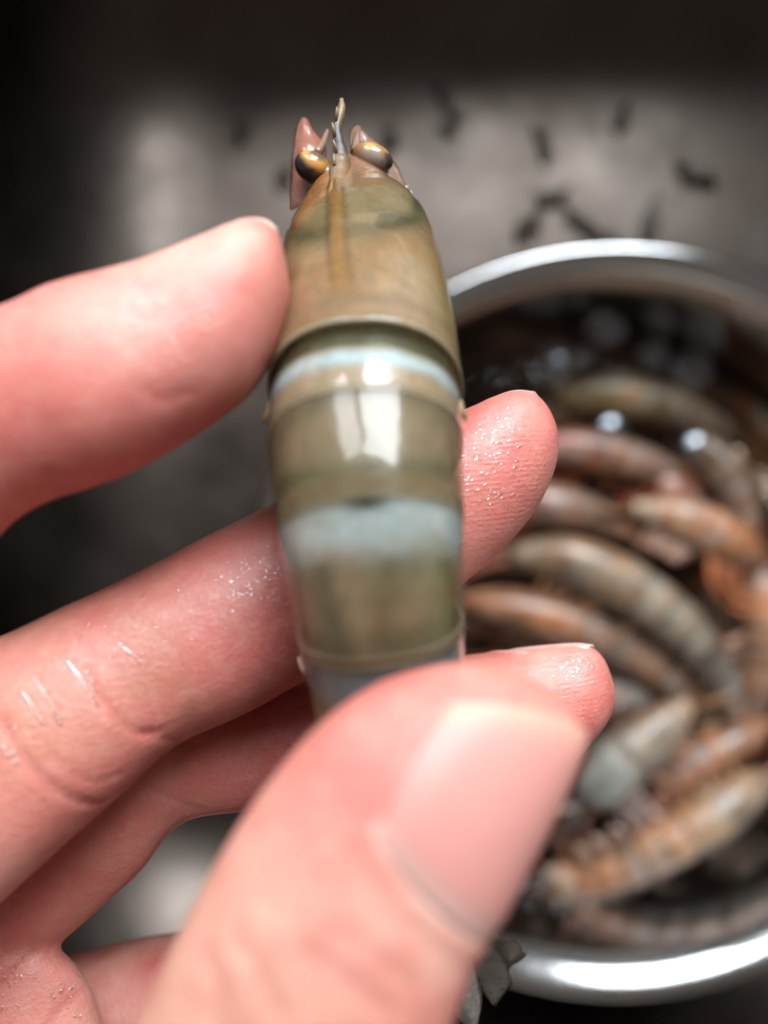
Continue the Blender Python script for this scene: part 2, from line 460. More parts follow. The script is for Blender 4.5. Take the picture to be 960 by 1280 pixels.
# ------------------------------------------------------------------ the shrimp in the hand
HS = [  # px, py, depth, half width px, height ratio
    (425, 196, 8.98, 9, 0.6), (430, 217, 8.84, 30, 0.52), (437, 247, 8.64, 56, 0.56), (446, 294, 8.32, 86, 0.72), (452, 362, 7.92, 105, 0.90),
    (457, 430, 7.54, 113, 1.0), (457, 492, 7.24, 119, 1.05), (457, 555, 7.00, 122, 1.03), (462, 640, 6.76, 118, 1.0), (470, 735, 6.74, 109, 1.0),
    (480, 825, 6.98, 99, 1.02), (488, 905, 7.28, 88, 1.02), (500, 985, 7.66, 74, 1.05), (520, 1060, 7.98, 60, 1.1), (543, 1130, 8.22, 48, 1.0), (562, 1190, 8.38, 38, 0.7)]
hax = np.array([P(a, b, d) for a, b, d, w, r in HS])
hw = np.array([w * d / FPX for a, b, d, w, r in HS]); hw[4:12] *= 0.955; hh = hw * np.array([r for *_, r in HS]) * np.where((np.arange(len(HS)) >= 4) & (np.arange(len(HS)) < 12), 1.03, 1.0)
hdors = np.tile(np.array([0.0, 0.0, 1.0]), (len(HS), 1)); hdors[:, 0] = np.linspace(-0.10, 0.12, len(HS))
HB = Body(hax, hdors, hw, hh, 20)

def hero_shrimp():
    root = empty('held_shrimp', hax[7])
    tag(root, 'whole raw olive brown shrimp held head up between the fingers', 'shrimp')
    OL = np.array([0.28, 0.225, 0.14]); TAN = np.array([0.365, 0.258, 0.16]); ORG = np.array([0.44, 0.175, 0.06])
    DARK = np.array([0.060, 0.062, 0.030]); BLUE = np.array([0.44, 0.54, 0.54]); YEL = np.array([0.30, 0.145, 0.04])
    # flesh inside, with pale bands at the joints
    s = np.linspace(0.6, 14.6, 240)[:, None]; ph = np.linspace(-np.pi, np.pi, 56, endpoint=False)[None]
    S = np.broadcast_to(s, (240, 56)); PH = np.broadcast_to(ph, (240, 56))
    g = HB.surf(S, PH, -0.075)
    v = g.reshape(-1, 3); f = [tuple(reversed(q)) for q in grid_faces(240, 56, True)]
    f += [tuple(range(56)), tuple(239 * 56 + j for j in range(55, -1, -1))]
    sv, pv = S.ravel(), PH.ravel(); nn = fbm(v, 3.0, 3)
    fib = fbm(np.stack([sv * 1.2, pv * 4.0, 0 * sv], 1), 1.6, 5, 3)
    c = OL * 1.25 + 0 * v + (nn * 0.04)[:, None]
    c = c + (TAN * 1.3 - c) * 0.6 * sstep(0.0, 0.5, nn)[:, None]
    c = c + (np.array([0.12, 0.11, 0.07]) - c) * 0.8 * sstep(0.0, 0.45, fib)[:, None]
    c = c + (np.array([0.46, 0.43, 0.33]) - c) * 0.6 * sstep(0.05, 0.5, -fib)[:, None]
    def lay(c, col, w): return c + (np.asarray(col) - c) * np.clip(w, 0, 1)[:, None]
    c = lay(c, DARK * 1.5, 0.8 * gau(sv, 6.2, 0.25))
    c = lay(c, BLUE, gau(sv, 8.25, 0.28) * (0.75 + 0.4 * nn))
    c = lay(c, BLUE, gau(sv, 9.8, 0.38) * (0.65 + 0.4 * nn))
    c = lay(c, DARK, gau(pv, 0, 0.10) * gau(sv, 8.03, 0.15))
    c = lay(c, DARK, 0.5 * gau(pv, 0.05, 0.07) * sstep(7, 8, sv))
    mk('flesh', v, f, M_FLESH, root, c, np.zeros(len(v)))

    def part(name, top, s, ph, u, colf, clear, thick=0.035, mat=M_SHELL, flip=False, parent=root):
        if flip: top = top[:, ::-1]; s = s[:, ::-1]; ph = ph[:, ::-1]; u = u[:, ::-1]
        v, f = sheet(top, -thick)
        f = [tuple(reversed(q)) for q in f]
        S2 = np.concatenate([s.ravel()] * 2); P2 = np.concatenate([ph.ravel()] * 2); U2 = np.concatenate([u.ravel()] * 2)
        c, cl = colf(v, S2, P2, U2)
        return mk(name, v, f, mat, parent, c, cl)
    # carapace
    def ccol(v, s, p, u):
        nn = fbm(v, 2.2, 11, 4); n2 = fbm(v, 6.0, 12, 3)
        c = np.array([0.39, 0.235, 0.12]) + 0 * v
        c = lay(c, (0.32, 0.18, 0.085), sstep(-0.1, 0.4, nn)); c = lay(c, (0.44, 0.29, 0.185), 0.7 * sstep(0.05, 0.45, -nn - 0.3 * n2)); c = lay(c, (0.24, 0.17, 0.10), 0.6 * sstep(0.1, 0.5, n2))
        c = lay(c, ORG * 1.1, 1.0 * sstep(4.6, 3.0, s + 0.8 * nn + 0.5 * np.minimum(p * p, 1.9)) * sstep(0.1, 0.6, -p + 0.3 * n2))
        c = lay(c, (0.30, 0.15, 0.08), 0.6 * sstep(4.0, 2.0, s + nn) * sstep(-0.6, 0.6, p))
        c = lay(c, (0.30, 0.21, 0.075), 0.8 * sstep(0.4, 1.2, p) * sstep(3.5, 5, s))
        c = lay(c, DARK * 1.25, 1.0 * gau(s + 0.35 * nn + 0.85 * np.minimum(p * p, 1.9), 4.1, 0.34) * (0.6 + 0.6 * np.abs(p)))
        c = lay(c, (0.22, 0.20, 0.11), 0.6 * gau(s + 0.5 * n2 + 0.7 * np.minimum(p * p, 1.9), 3.3, 0.5))
        st = sstep(0.6, 1.2, s) * sstep(5.6, 5.0, s)
        c = lay(c, (0.15, 0.085, 0.03), 0.8 * gau(np.abs(p + 0.14), 0.068, 0.03) * st)
        c = lay(c, YEL, 0.95 * gau(p + 0.14, 0, 0.040) * st * (0.8 + 0.5 * nn))
        c = lay(c, (0.22, 0.15, 0.09), 0.6 * gau(u, 0.93, 0.03))
        c = lay(c, (0.50, 0.42, 0.28), 0.85 * sstep(0.982, 0.996, u))
        c = lay(c, (0.55, 0.21, 0.07), 0.75 * sstep(4.3, 2.6, s + 0.7 * nn + 0.45 * np.minimum(p * p, 1.9)) * sstep(0.05, 0.55, -p + 0.3 * n2))
        c = lay(c, (0.46, 0.20, 0.12), 0.5 * sstep(2.6, 1.4, s + 0.7 * nn) * sstep(0.0, 0.5, p))
        c = lay(c, YEL, 0.8 * gau(p + 0.14, 0, 0.040) * st * (0.8 + 0.5 * nn))
        c = c + (0.02 * n2)[:, None]
        return c, np.clip(0.18 + 0.25 * sstep(0.95, 0.99, u), 0, 1)
    top, s, ph, u = shell(HB, 0.35, 5.98, 2.25, 0.0, 0.03, 0.03, 100, 81, 0.30, 0.3, 0.004)
    # low keel along the middle of the back, faint groove across the dark band
    _, _, D, _, _, _ = HB.at(s.ravel()); D = D.reshape(s.shape + (3,))
    keel = 0.045 * gau(ph, -0.14, 0.07) * sstep(5.4, 3.5, s) - 0.035 * gau(s + 0.85 * np.minimum(ph * ph, 1.9), 4.0, 0.16) * sstep(0.15, 0.4, np.abs(ph)) \
        + 0.018 * fbm(top.reshape(-1, 3), 1.3, 4).reshape(s.shape)
    top = top + D * keel[..., None]
    cara = part('carapace', top, s, ph, u, ccol, 0.1, 0.022)
    # abdomen segments
    segs = [(5.9, 7.04, -0.075, 0.0), (6.93, 8.06, -0.006, 0.006), (7.85, 9.46, -0.05, 0.006), (9.36, 10.6, -0.04, 0.006), (10.5, 11.6, -0.04, 0.006), (11.5, 14.4, -0.04, 0.0)]
    for k, (a, b, o0, o1) in enumerate(segs):
        def scol(v, s, p, u, k=k):
            nn = fbm(v, 2.5, 21 + k, 4); n2 = fbm(v, 7.0, 31 + k, 3)
            c = OL * 0.95 + 0 * v
            c = lay(c, TAN * 0.85, 0.7 * sstep(-0.1, 0.5, nn))
            c = lay(c, (0.20, 0.165, 0.09), 0.45 * sstep(0.05, 0.5, n2))
            cl = 0.34 + 0 * s
            if k == 0:
                c = lay(c, (0.40, 0.26, 0.15), 0.85 * gau(u, 0.80, 0.16) * (0.9 + 0.6 * nn))
                c = lay(c, BLUE * 1.12, (0.85 + 0.4 * nn) * gau(u, 0.53 - 0.03 * np.minimum(p * p, 1.5) - 0.05 * n2, 0.12) * sstep(1.85, 1.2, np.abs(p)))
                c = lay(c, DARK * 1.3, sstep(0.40, 0.30, u + 0.03 * nn + 0.02 * np.minimum(p * p, 1.5)))
                c = lay(c, OL * 1.05, 0.7 * sstep(0.80, 1.0, u))
                cl = 0.40 * sstep(0.42, 0.25, u) + 0.22
            elif k == 1:
                c = lay(c, DARK * 1.6, 0.85 * gau(u, 0.76 + 0.07 * np.cos(2 * p), 0.085) * sstep(1.6, 0.8, np.abs(p)))
                c = lay(c, (0.26, 0.17, 0.085), 0.6 * gau(u, 0.90, 0.05))
                c = lay(c, (0.36, 0.33, 0.20), 0.7 * sstep(0.965, 1.0, u))
                cl = 0.62 + 0.15 * sstep(0.85, 0.98, u)
            elif k == 2:
                c = lay(c, BLUE * 0.88 + (np.array([0.62, 0.60, 0.54]) - BLUE * 0.88) * np.clip(sstep(-0.1, 0.5, n2 + 0.6 * nn) * 0.6 + 0.7 * gau(p, -0.75, 0.35), 0, 1)[:, None], sstep(0.05, 0.20, u) * sstep(0.60, 0.22, u + 0.16 * nn + 0.08 * n2) * (0.80 + 0.6 * nn) * sstep(1.9, 1.2, np.abs(p)))
                c = lay(c, DARK * 0.7, gau(p + 0.02, 0, 0.19) * gau(u, 0.155, 0.055))
                stripe = 0.5 + 0.5 * np.sin(p * 11 + 3 * nn)
                c = lay(c, (0.10, 0.09, 0.042), 0.65 * stripe * sstep(0.40, 0.5, u))
                c = lay(c, (0.20, 0.21, 0.075), 0.4 * gau(p, 0.75, 0.3) * sstep(0.3, 0.5, u))
                c = lay(c, (0.22, 0.13, 0.055), 0.85 * gau(u, 0.955, 0.035))
                c = lay(c, DARK * 2.0, 0.55 * gau(u, 0.84, 0.06))
                cl = 0.42 * sstep(0.30, 0.55, u) + 0.25
            elif k == 3:
                c = lay(c, (0.27, 0.30, 0.32), (0.85 + 0.5 * nn) * gau(u, 0.22, 0.26))
                cl = 0.3 + 0 * s
            else:
                c = lay(c, (0.20, 0.20, 0.18), 0.6 + 0 * s)
            return c, np.clip(cl, 0, 1)
        top, s, ph, u = shell(HB, a, b, 2.05, o0, o1, 0.03, 44, 61, (0.25, 0.36, 0.15, 0.1, 0.1, 0.1)[k], (0.1, 0.3, 0.36, 0.12, 0.1, 0.1)[k], 0.004)
        top = top + (0.010 * fbm(top.reshape(-1, 3), 1.6, 50 + k)).reshape(s.shape)[..., None] * HB.at(s.ravel())[2].reshape(s.shape + (3,))
        part('abdomen_segment', top, s, ph, u, scol, 0.3)
        if k == 0:   # the pointed hinge knobs at the joint
            for sg in (-1, 1):
                c0 = HB.surf(np.array([6.62]), np.array([sg * 1.42]), 0.01)[0]
                v, f = tube([c0 + np.array([0, 0.10, -0.02]), c0 + np.array([0, 0.02, 0]), c0 + np.array([sg * 0.055, -0.045, 0.0]), c0 + np.array([sg * 0.05, -0.085, -0.03])], [0.03, 0.042, 0.022, 0.006], 8)
                mk('hinge_knob', v, f, M_SHELL, root, np.array([0.36, 0.24, 0.12]), np.zeros(len(v)))
    # rostrum: thin toothed blade
    rp = [(421, 250, 8.12, 6), (422, 234, 8.28, 10), (424, 218, 8.45, 12), (425, 205, 8.54, 13), (425, 192, 8.56, 10), (423, 177, 8.56, 7.5), (421, 162, 8.58, 6), (424, 148, 8.6, 5.2), (427, 136, 8.62, 4.8), (427, 124, 8.65, 2.5)]
    pts, _ = spline([P(a, b, d) for a, b, d, w in rp], 7); rw, _ = spline([[w * d / FPX] for a, b, d, w in rp], 7)
    v, f = tube(pts, rw[:, 0] * (1 + 0.03 * np.sin(np.arange(len(pts)) * 0.9)), 12, 0.9)
    cc = np.zeros((len(v), 3)); fr = np.clip((v[:, 1] - pts[0, 1]) / (pts[-1, 1] - pts[0, 1]), 0, 1)
    cc[:] = (0.050, 0.045, 0.040); cc = lay(cc, (0.25, 0.15, 0.07), sstep(0.68, 0.88, fr)); cc = lay(cc, (0.24, 0.14, 0.07), sstep(0.60, 0.35, fr))
    cc = lay(cc, (0.36, 0.30, 0.22), 0.35 * gau(v[:, 0] - np.interp(v[:, 1], pts[:, 1], pts[:, 0]), -0.06, 0.03))
    ro = mk('rostrum', v, f, M_SPIKE, cara, cc, np.zeros(len(v)))
    for k, fr_ in enumerate((0.30, 0.48, 0.64, 0.80)):
        i = int(fr_ * (len(pts) - 1)); p = pts[i]; t = pts[min(i + 1, len(pts) - 1)] - p; t /= np.linalg.norm(t)
        n = np.array([-0.5, -t[2], t[1]]); n /= np.linalg.norm(n)
        b = p + n * rw[i, 0] * 0.9
        v, f = tube([b - t * 0.07, b + n * 0.03 + t * 0.02, b + n * 0.05 + t * 0.07], [0.02, 0.018, 0.004], 7)
        mk('rostrum_tooth', v, f, M_SPIKE, root, np.array([0.22, 0.16, 0.09]), np.zeros(len(v)))
    # eyes on stalks
    for sg, (px, py, d), r in ((-1, (391, 209, 8.74), 0.165), (1, (466, 197, 8.84), 0.18)):
        c0 = P(px, py, d); n1, n2 = 18, 26
        a = np.linspace(0, np.pi, n1)[:, None]; b = np.linspace(0, 2 * np.pi, n2, endpoint=False)[None]
        g = np.stack([np.sin(a) * np.cos(b), np.sin(a) * np.sin(b), np.cos(a) + 0 * b], -1)
        ax = np.array([sg * 0.75, 0.35, 0.15]); ax /= np.linalg.norm(ax)
        e = g.reshape(-1, 3); v = c0 + e * r * np.array([1.0, 0.98, 1.0]) + ax * ((e @ ax) * 0.04)[:, None]
        if sg > 0:   # the right eye is wider and paler
            v = c0 + (e * np.array([0.225, 0.15, 0.17]))
            v[:, 1] -= 0.22 * (v[:, 0] - c0[0])
        f = [tuple(reversed(q)) for q in grid_faces(n1, n2, True)]
        nn = fbm(v, 7, 61 + sg, 3)
        if sg < 0:
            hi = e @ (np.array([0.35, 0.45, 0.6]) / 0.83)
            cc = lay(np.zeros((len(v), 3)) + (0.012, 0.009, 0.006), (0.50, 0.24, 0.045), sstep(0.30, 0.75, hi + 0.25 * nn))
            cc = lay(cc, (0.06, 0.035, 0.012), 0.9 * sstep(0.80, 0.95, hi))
        else:
            cc = lay(np.zeros((len(v), 3)) + (0.26, 0.13, 0.04), (0.54, 0.28, 0.06), sstep(-0.1, 0.4, nn + 0.6 * e[:, 0]))
            cc = lay(cc, (0.30, 0.27, 0.23), sstep(0.30, 0.8, -e[:, 1] + 0.5 * e[:, 2] + 0.3 * nn))
            cc = lay(cc, (0.04, 0.02, 0.01), sstep(0.55, 0.8, e[:, 0] - 0.4 * nn))
        eye = mk('eye', v, f, M_EYE, root, cc)
        v, f = tube([c0 - ax * 0.42 - np.array([0, 0.06, 0.1]), c0 - ax * 0.25, c0 - ax * 0.1], [0.10, 0.13, 0.12], 12)
        mk('eyestalk', v, f, M_SHELL, eye, np.array([0.30, 0.20, 0.11]), np.zeros(len(v)))
    # antennal scales (flat plates beside the eyes)
    def plate(name, ol, col, bulge, seed):
        """rows of (xa,ya,xb,yb,depth)"""
        A, _ = spline([P(a, b, d) for a, b, c, e, d in ol], 6); B, _ = spline([P(c, e, d) for a, b, c, e, d in ol], 6)
        w = np.linspace(0, 1, 9)[None, :, None]
        g = A[:, None] * (1 - w) + B[:, None] * w
        g[..., 2] += bulge * 4 * (w * (1 - w))[..., 0]
        g = g + 0.02 * fbm(g.reshape(-1, 3), 4, seed).reshape(g.shape[:2])[..., None]
        v, f = sheet(g, 0.03)
        nn = fbm(v, 5, seed, 3)
        c = np.asarray(col) + 0 * v; c = lay(c, np.asarray(col) * 0.55, sstep(0.0, 0.6, nn)); c = lay(c, (0.55, 0.40, 0.34), 0.6 * sstep(0.1, 0.7, -nn))
        return mk(name, v, f, M_SHELL, root, c, np.zeros(len(v)) + 0.4)
    plate('antennal_scale', [(366, 262, 392, 262, 9.1), (365, 230, 398, 232, 9.05), (367, 195, 405, 200, 9.05), (371, 170, 404, 180, 9.15), (374, 157, 394, 168, 9.2), (378, 153, 385, 156, 9.25)], (0.46, 0.17, 0.115), 0.10, 71)
    plate('antennal_scale', [(455, 262, 528, 282, 9.2), (448, 230, 513, 245, 9.05), (442, 200, 497, 212, 9.05), (438, 178, 478, 190, 9.15), (440, 165, 462, 174, 9.2), (445, 162, 452, 165, 9.25)], (0.36, 0.20, 0.135), 0.08, 72)
    for (x0, y0, x1, y1, x2, y2, r) in ((396, 192, 404, 178, 409, 164, 0.05), (444, 190, 446, 176, 448, 166, 0.06)):
        v, f = tube(spline([P(x0, y0, 8.9), P(x1, y1, 9.0), P(x2, y2, 9.1)], 5)[0], np.linspace(r, r * 0.5, 11), 9)
        mk('antennule', v, f, M_SHELL, root, np.array([0.30, 0.17, 0.12]), np.zeros(len(v)))
    # leg tips that show past the right side of the head
    for (x0, y0, x1, y1, x2, y2, r) in ((498, 250, 506, 236, 511, 232, 0.035), (505, 262, 512, 250, 514, 238, 0.05), (515, 285, 519, 268, 516, 252, 0.05), (522, 300, 530, 285, 531, 270, 0.03)):
        v, f = tube(spline([P(x0, y0, 8.75), P(x1, y1, 8.7), P(x2, y2, 8.75)], 5)[0], np.linspace(r, 0.008, 11), 8)
        mk('leg_tip', v, f, M_SHELL, root, np.array([0.52, 0.42, 0.30]), np.zeros(len(v)))
    # walking legs folded under the head, and swimmerets
    for k in range(5):
        for sg in (-1, 1):
            s0 = 2.6 + 0.62 * k
            a = HB.surf(np.array([s0]), np.array([sg * 2.5]), -0.1)[0]; C, T, D, B, W, Hh = HB.at(np.array([s0]))
            q = a - D[0] * 0.35 + B[0] * sg * 0.05 - T[0] * 0.2; e = a - D[0] * 0.45 - T[0] * 0.8
            v, f = tube(spline([a, q, e], 5)[0], np.linspace(0.09, 0.035, 11), 8)
            mk('walking_leg', v, f, M_SHELL, root, np.array([0.42, 0.26, 0.17]), np.zeros(len(v)))
    for k, s0 in enumerate((9.0, 10.25, 11.6, 12.3)):
        for sg in (-1, 1):
            a = HB.surf(np.array([s0]), np.array([sg * 2.0]), -0.03)[0]; C, T, D, B, W, Hh = HB.at(np.array([s0]))
            tail_plate(a, T[0] * 0.8 - D[0] * 0.25 + B[0] * sg * 0.12, D[0], B[0] * sg, 0.75, 0.16, 'swimmeret', M_SHELL, (0.50, 0.27, 0.20), root, np.zeros(270) + 0.15)
    for (x0, y0, x1, y1, x2, y2, d) in ((384, 838, 378, 832, 373, 821, 7.2), (386, 842, 380, 826, 376, 806, 7.25), (572, 822, 573, 806, 571, 792, 7.15)):
        v, f = tube(spline([P(x0, y0, d), P(x1, y1, d), P(x2, y2, d)], 4)[0], np.linspace(0.055, 0.012, 9), 7)
        mk('bristle', v, f, M_SHELL, root, np.array([0.62, 0.40, 0.33]), np.zeros(len(v)))
    # tail fan: telson and four uropods
    e = HB.at(np.array([14.6])); c0, T, D, B = e[0][0], e[1][0], e[2][0], e[3][0]
    gr = (0.19, 0.17, 0.15)
    tail_plate(c0 - T * 0.1 + D * 0.05, T, B, D, 1.4, 0.22, 'telson', M_TAIL, gr, root, np.zeros(270) + 0.12, 0.03, 0.03, 1)
    for sg in (-1, 1):
        tail_plate(c0 - T * 0.05 + B * sg * 0.12, T + B * sg * 0.14 - D * 0.25, B + D * sg * 0.7, D, 1.6, 0.32, 'uropod', M_TAIL, gr, root, np.zeros(270) + 0.35, 0.07, 0.02, 2 + sg)
        tail_plate(c0 - T * 0.15 + B * sg * 0.2, T + B * sg * 0.28 - D * 0.35, B + D * sg * 1.0, D, 1.5, 0.36, 'uropod', M_TAIL, gr, root, np.zeros(270) + 0.35, 0.08, 0.02, 6 + sg)
hero_shrimp()

# ------------------------------------------------------------------ the hand
class Loft:
    """finger: stations of two silhouette edge points A,B at a depth, front and back fullness"""
    def __init__(self, st, tf=0.85, tb=0.95, n=10, m=48, pw=0.94):
        self.A = np.array([P(a, b, d) for a, b, c, e, d in st]); self.B = np.array([P(c, e, d) for a, b, c, e, d in st])
        self.tf, self.tb, self.n, self.m, self.pw = tf, tb, n, m, pw
    def at(self, s, th, off=0.0):
        sh = np.shape(s); s = np.ravel(s); th = np.ravel(th); off = np.broadcast_to(off, sh).ravel()
        A, B = spl_at(self.A, s), spl_at(self.B, s)
        C = (A + B) / 2; e = (B - A) / 2; r = np.linalg.norm(e, axis=1); e = e / (r[:, None] + 1e-9)
        v = C - CAMP; v /= np.linalg.norm(v, axis=1)[:, None]
        v = v - e * (v * e).sum(1)[:, None]; v /= np.linalg.norm(v, axis=1)[:, None]
        c, sn = np.cos(th), np.sin(th)
        x = np.sign(c) * np.abs(c) ** self.pw; y = np.sign(sn) * np.abs(sn) ** self.pw
        k = np.where(sn > 0, self.tf, self.tb)
        p = C + e * (x * (r + off))[:, None] - v * (y * (k * r + off))[:, None]
        return p.reshape(sh + (3,))
    def mesh(self):
        K = len(self.A) - 1; s = np.linspace(0, K, K * self.n + 1)[:, None]; th = np.linspace(0, 2 * np.pi, self.m, endpoint=False)[None]
        S = np.broadcast_to(s, (len(s), self.m)); g = self.at(S, np.broadcast_to(th, S.shape))
        v = g.reshape(-1, 3); f = grid_faces(len(s), self.m, True)
        b = (len(s) - 1) * self.m; k = len(v)
        v = np.vstack([v, g[0].mean(0), g[-1].mean(0)])
        f += [(k, (j + 1) % self.m, j) for j in range(self.m)] + [(k + 1, b + j, b + (j + 1) % self.m) for j in range(self.m)]
        return v, f
THUMB = Loft([(-560, 2450, 80, 2620, 8.4), (-330, 2120, 230, 2330, 7.4), (-110, 1820, 350, 2030, 6.3), (30, 1580, 430, 1760, 5.7), (110, 1410, 482, 1570, 5.45), (172, 1268, 522, 1425, 5.3), (223, 1165, 545, 1330, 5.22), (268, 1080, 566, 1262, 5.2), (314, 1008, 588, 1203, 5.2),
               (366, 943, 612, 1150, 5.22), (418, 890, 640, 1095, 5.26), (470, 858, 672, 1036, 5.32), (522, 839, 698, 985, 5.38), (573, 830, 717, 943, 5.44), (620, 832, 723, 914, 5.5), (662, 848, 717, 893, 5.55), (697, 868, 700, 872, 5.6)], 0.66, 0.95)
INDEX = Loft([(-560, 900, -250, 1190, 9.0), (-430, 640, -150, 940, 8.3), (-290, 470, -70, 790, 7.5), (-160, 405, -28, 705, 6.95), (-75, 402, 20, 650, 6.75), (0, 389, 70, 623, 6.65), (56, 364, 110, 611, 6.65), (117, 346, 165, 590, 6.7), (179, 329, 222, 558, 6.75), (240, 304, 272, 526, 6.8), (285, 287, 312, 494, 6.85), (312, 280, 336, 458, 6.88),
               (333, 281, 351, 425, 6.9), (347, 292, 360, 392, 6.9), (356, 315, 363, 362, 6.9), (361, 336, 361.5, 338, 6.9)], 0.88, 0.88)
MIDDLE = Loft([(-560, 1150, -300, 1460, 8.6), (-400, 940, -200, 1310, 7.9), (-230, 875, -80, 1205, 7.55), (-100, 832, 15, 1112, 7.5), (0, 795, 96, 1040, 7.55), (55, 768, 160, 985, 7.65), (124, 736, 222, 931, 7.8), (206, 697, 298, 896, 8.0), (340, 630, 405, 838, 8.3), (460, 572, 510, 782, 8.5), (560, 522, 600, 712, 8.55), (605, 502, 640, 673, 8.55),
                (640, 489, 670, 637, 8.55), (666, 491, 688, 603, 8.55), (684, 506, 698, 572, 8.55), (697, 532, 699, 542, 8.55)], 0.86, 0.9)
RING = Loft([(-430, 1380, -200, 1640, 9.2), (-330, 1110, -110, 1390, 9.0), (-130, 1010, 10, 1235, 8.95), (0, 965, 100, 1155, 8.9), (90, 922, 172, 1088, 8.85), (150, 895, 224, 1030, 8.85), (230, 870, 300, 1013, 8.95), (380, 845, 415, 1000, 9.1), (520, 828, 560, 992, 9.15), (620, 816, 660, 976, 9.1), (690, 808, 714, 950, 9.05), (733, 807, 748, 917, 9.0),
              (754, 822, 765, 892, 9.0), (769, 856, 770, 862, 9.0)], 0.86, 0.9)
PINKY = Loft([(-330, 1500, -150, 1680, 9.6), (-180, 1250, -90, 1440, 9.8), (0, 1213, 40, 1390, 9.95), (106, 1195, 135, 1360, 10.0), (211, 1173, 238, 1328, 10.1), (330, 1165, 352, 1305, 10.2), (400, 1185, 412, 1285, 10.2), (436, 1225, 438, 1240, 10.2)], 0.9, 0.9)
PALM = Loft([(-1150, 3500, -420, 3800, 9.8), (-950, 2950, -250, 3150, 9.4), (-760, 2450, -60, 2620, 9.0), (-640, 1950, 60, 2080, 8.9), (-540, 1560, 150, 1640, 8.9), (-470, 1340, 150, 1380, 8.8), (-420, 1235, 126, 1272, 8.75), (-360, 1185, 100, 1212, 8.7), (-280, 1160, 52, 1174, 8.7), (-180, 1148, -20, 1156, 8.75)], 0.36, 0.42)
WEB = Loft([(-620, 1000, -420, 1300, 9.2), (-560, 1250, -330, 1550, 9.2), (-560, 1550, -280, 1850, 9.1), (-620, 1900, -250, 2200, 9.0), (-700, 2300, -250, 2500, 9.0)], 0.55, 0.6)

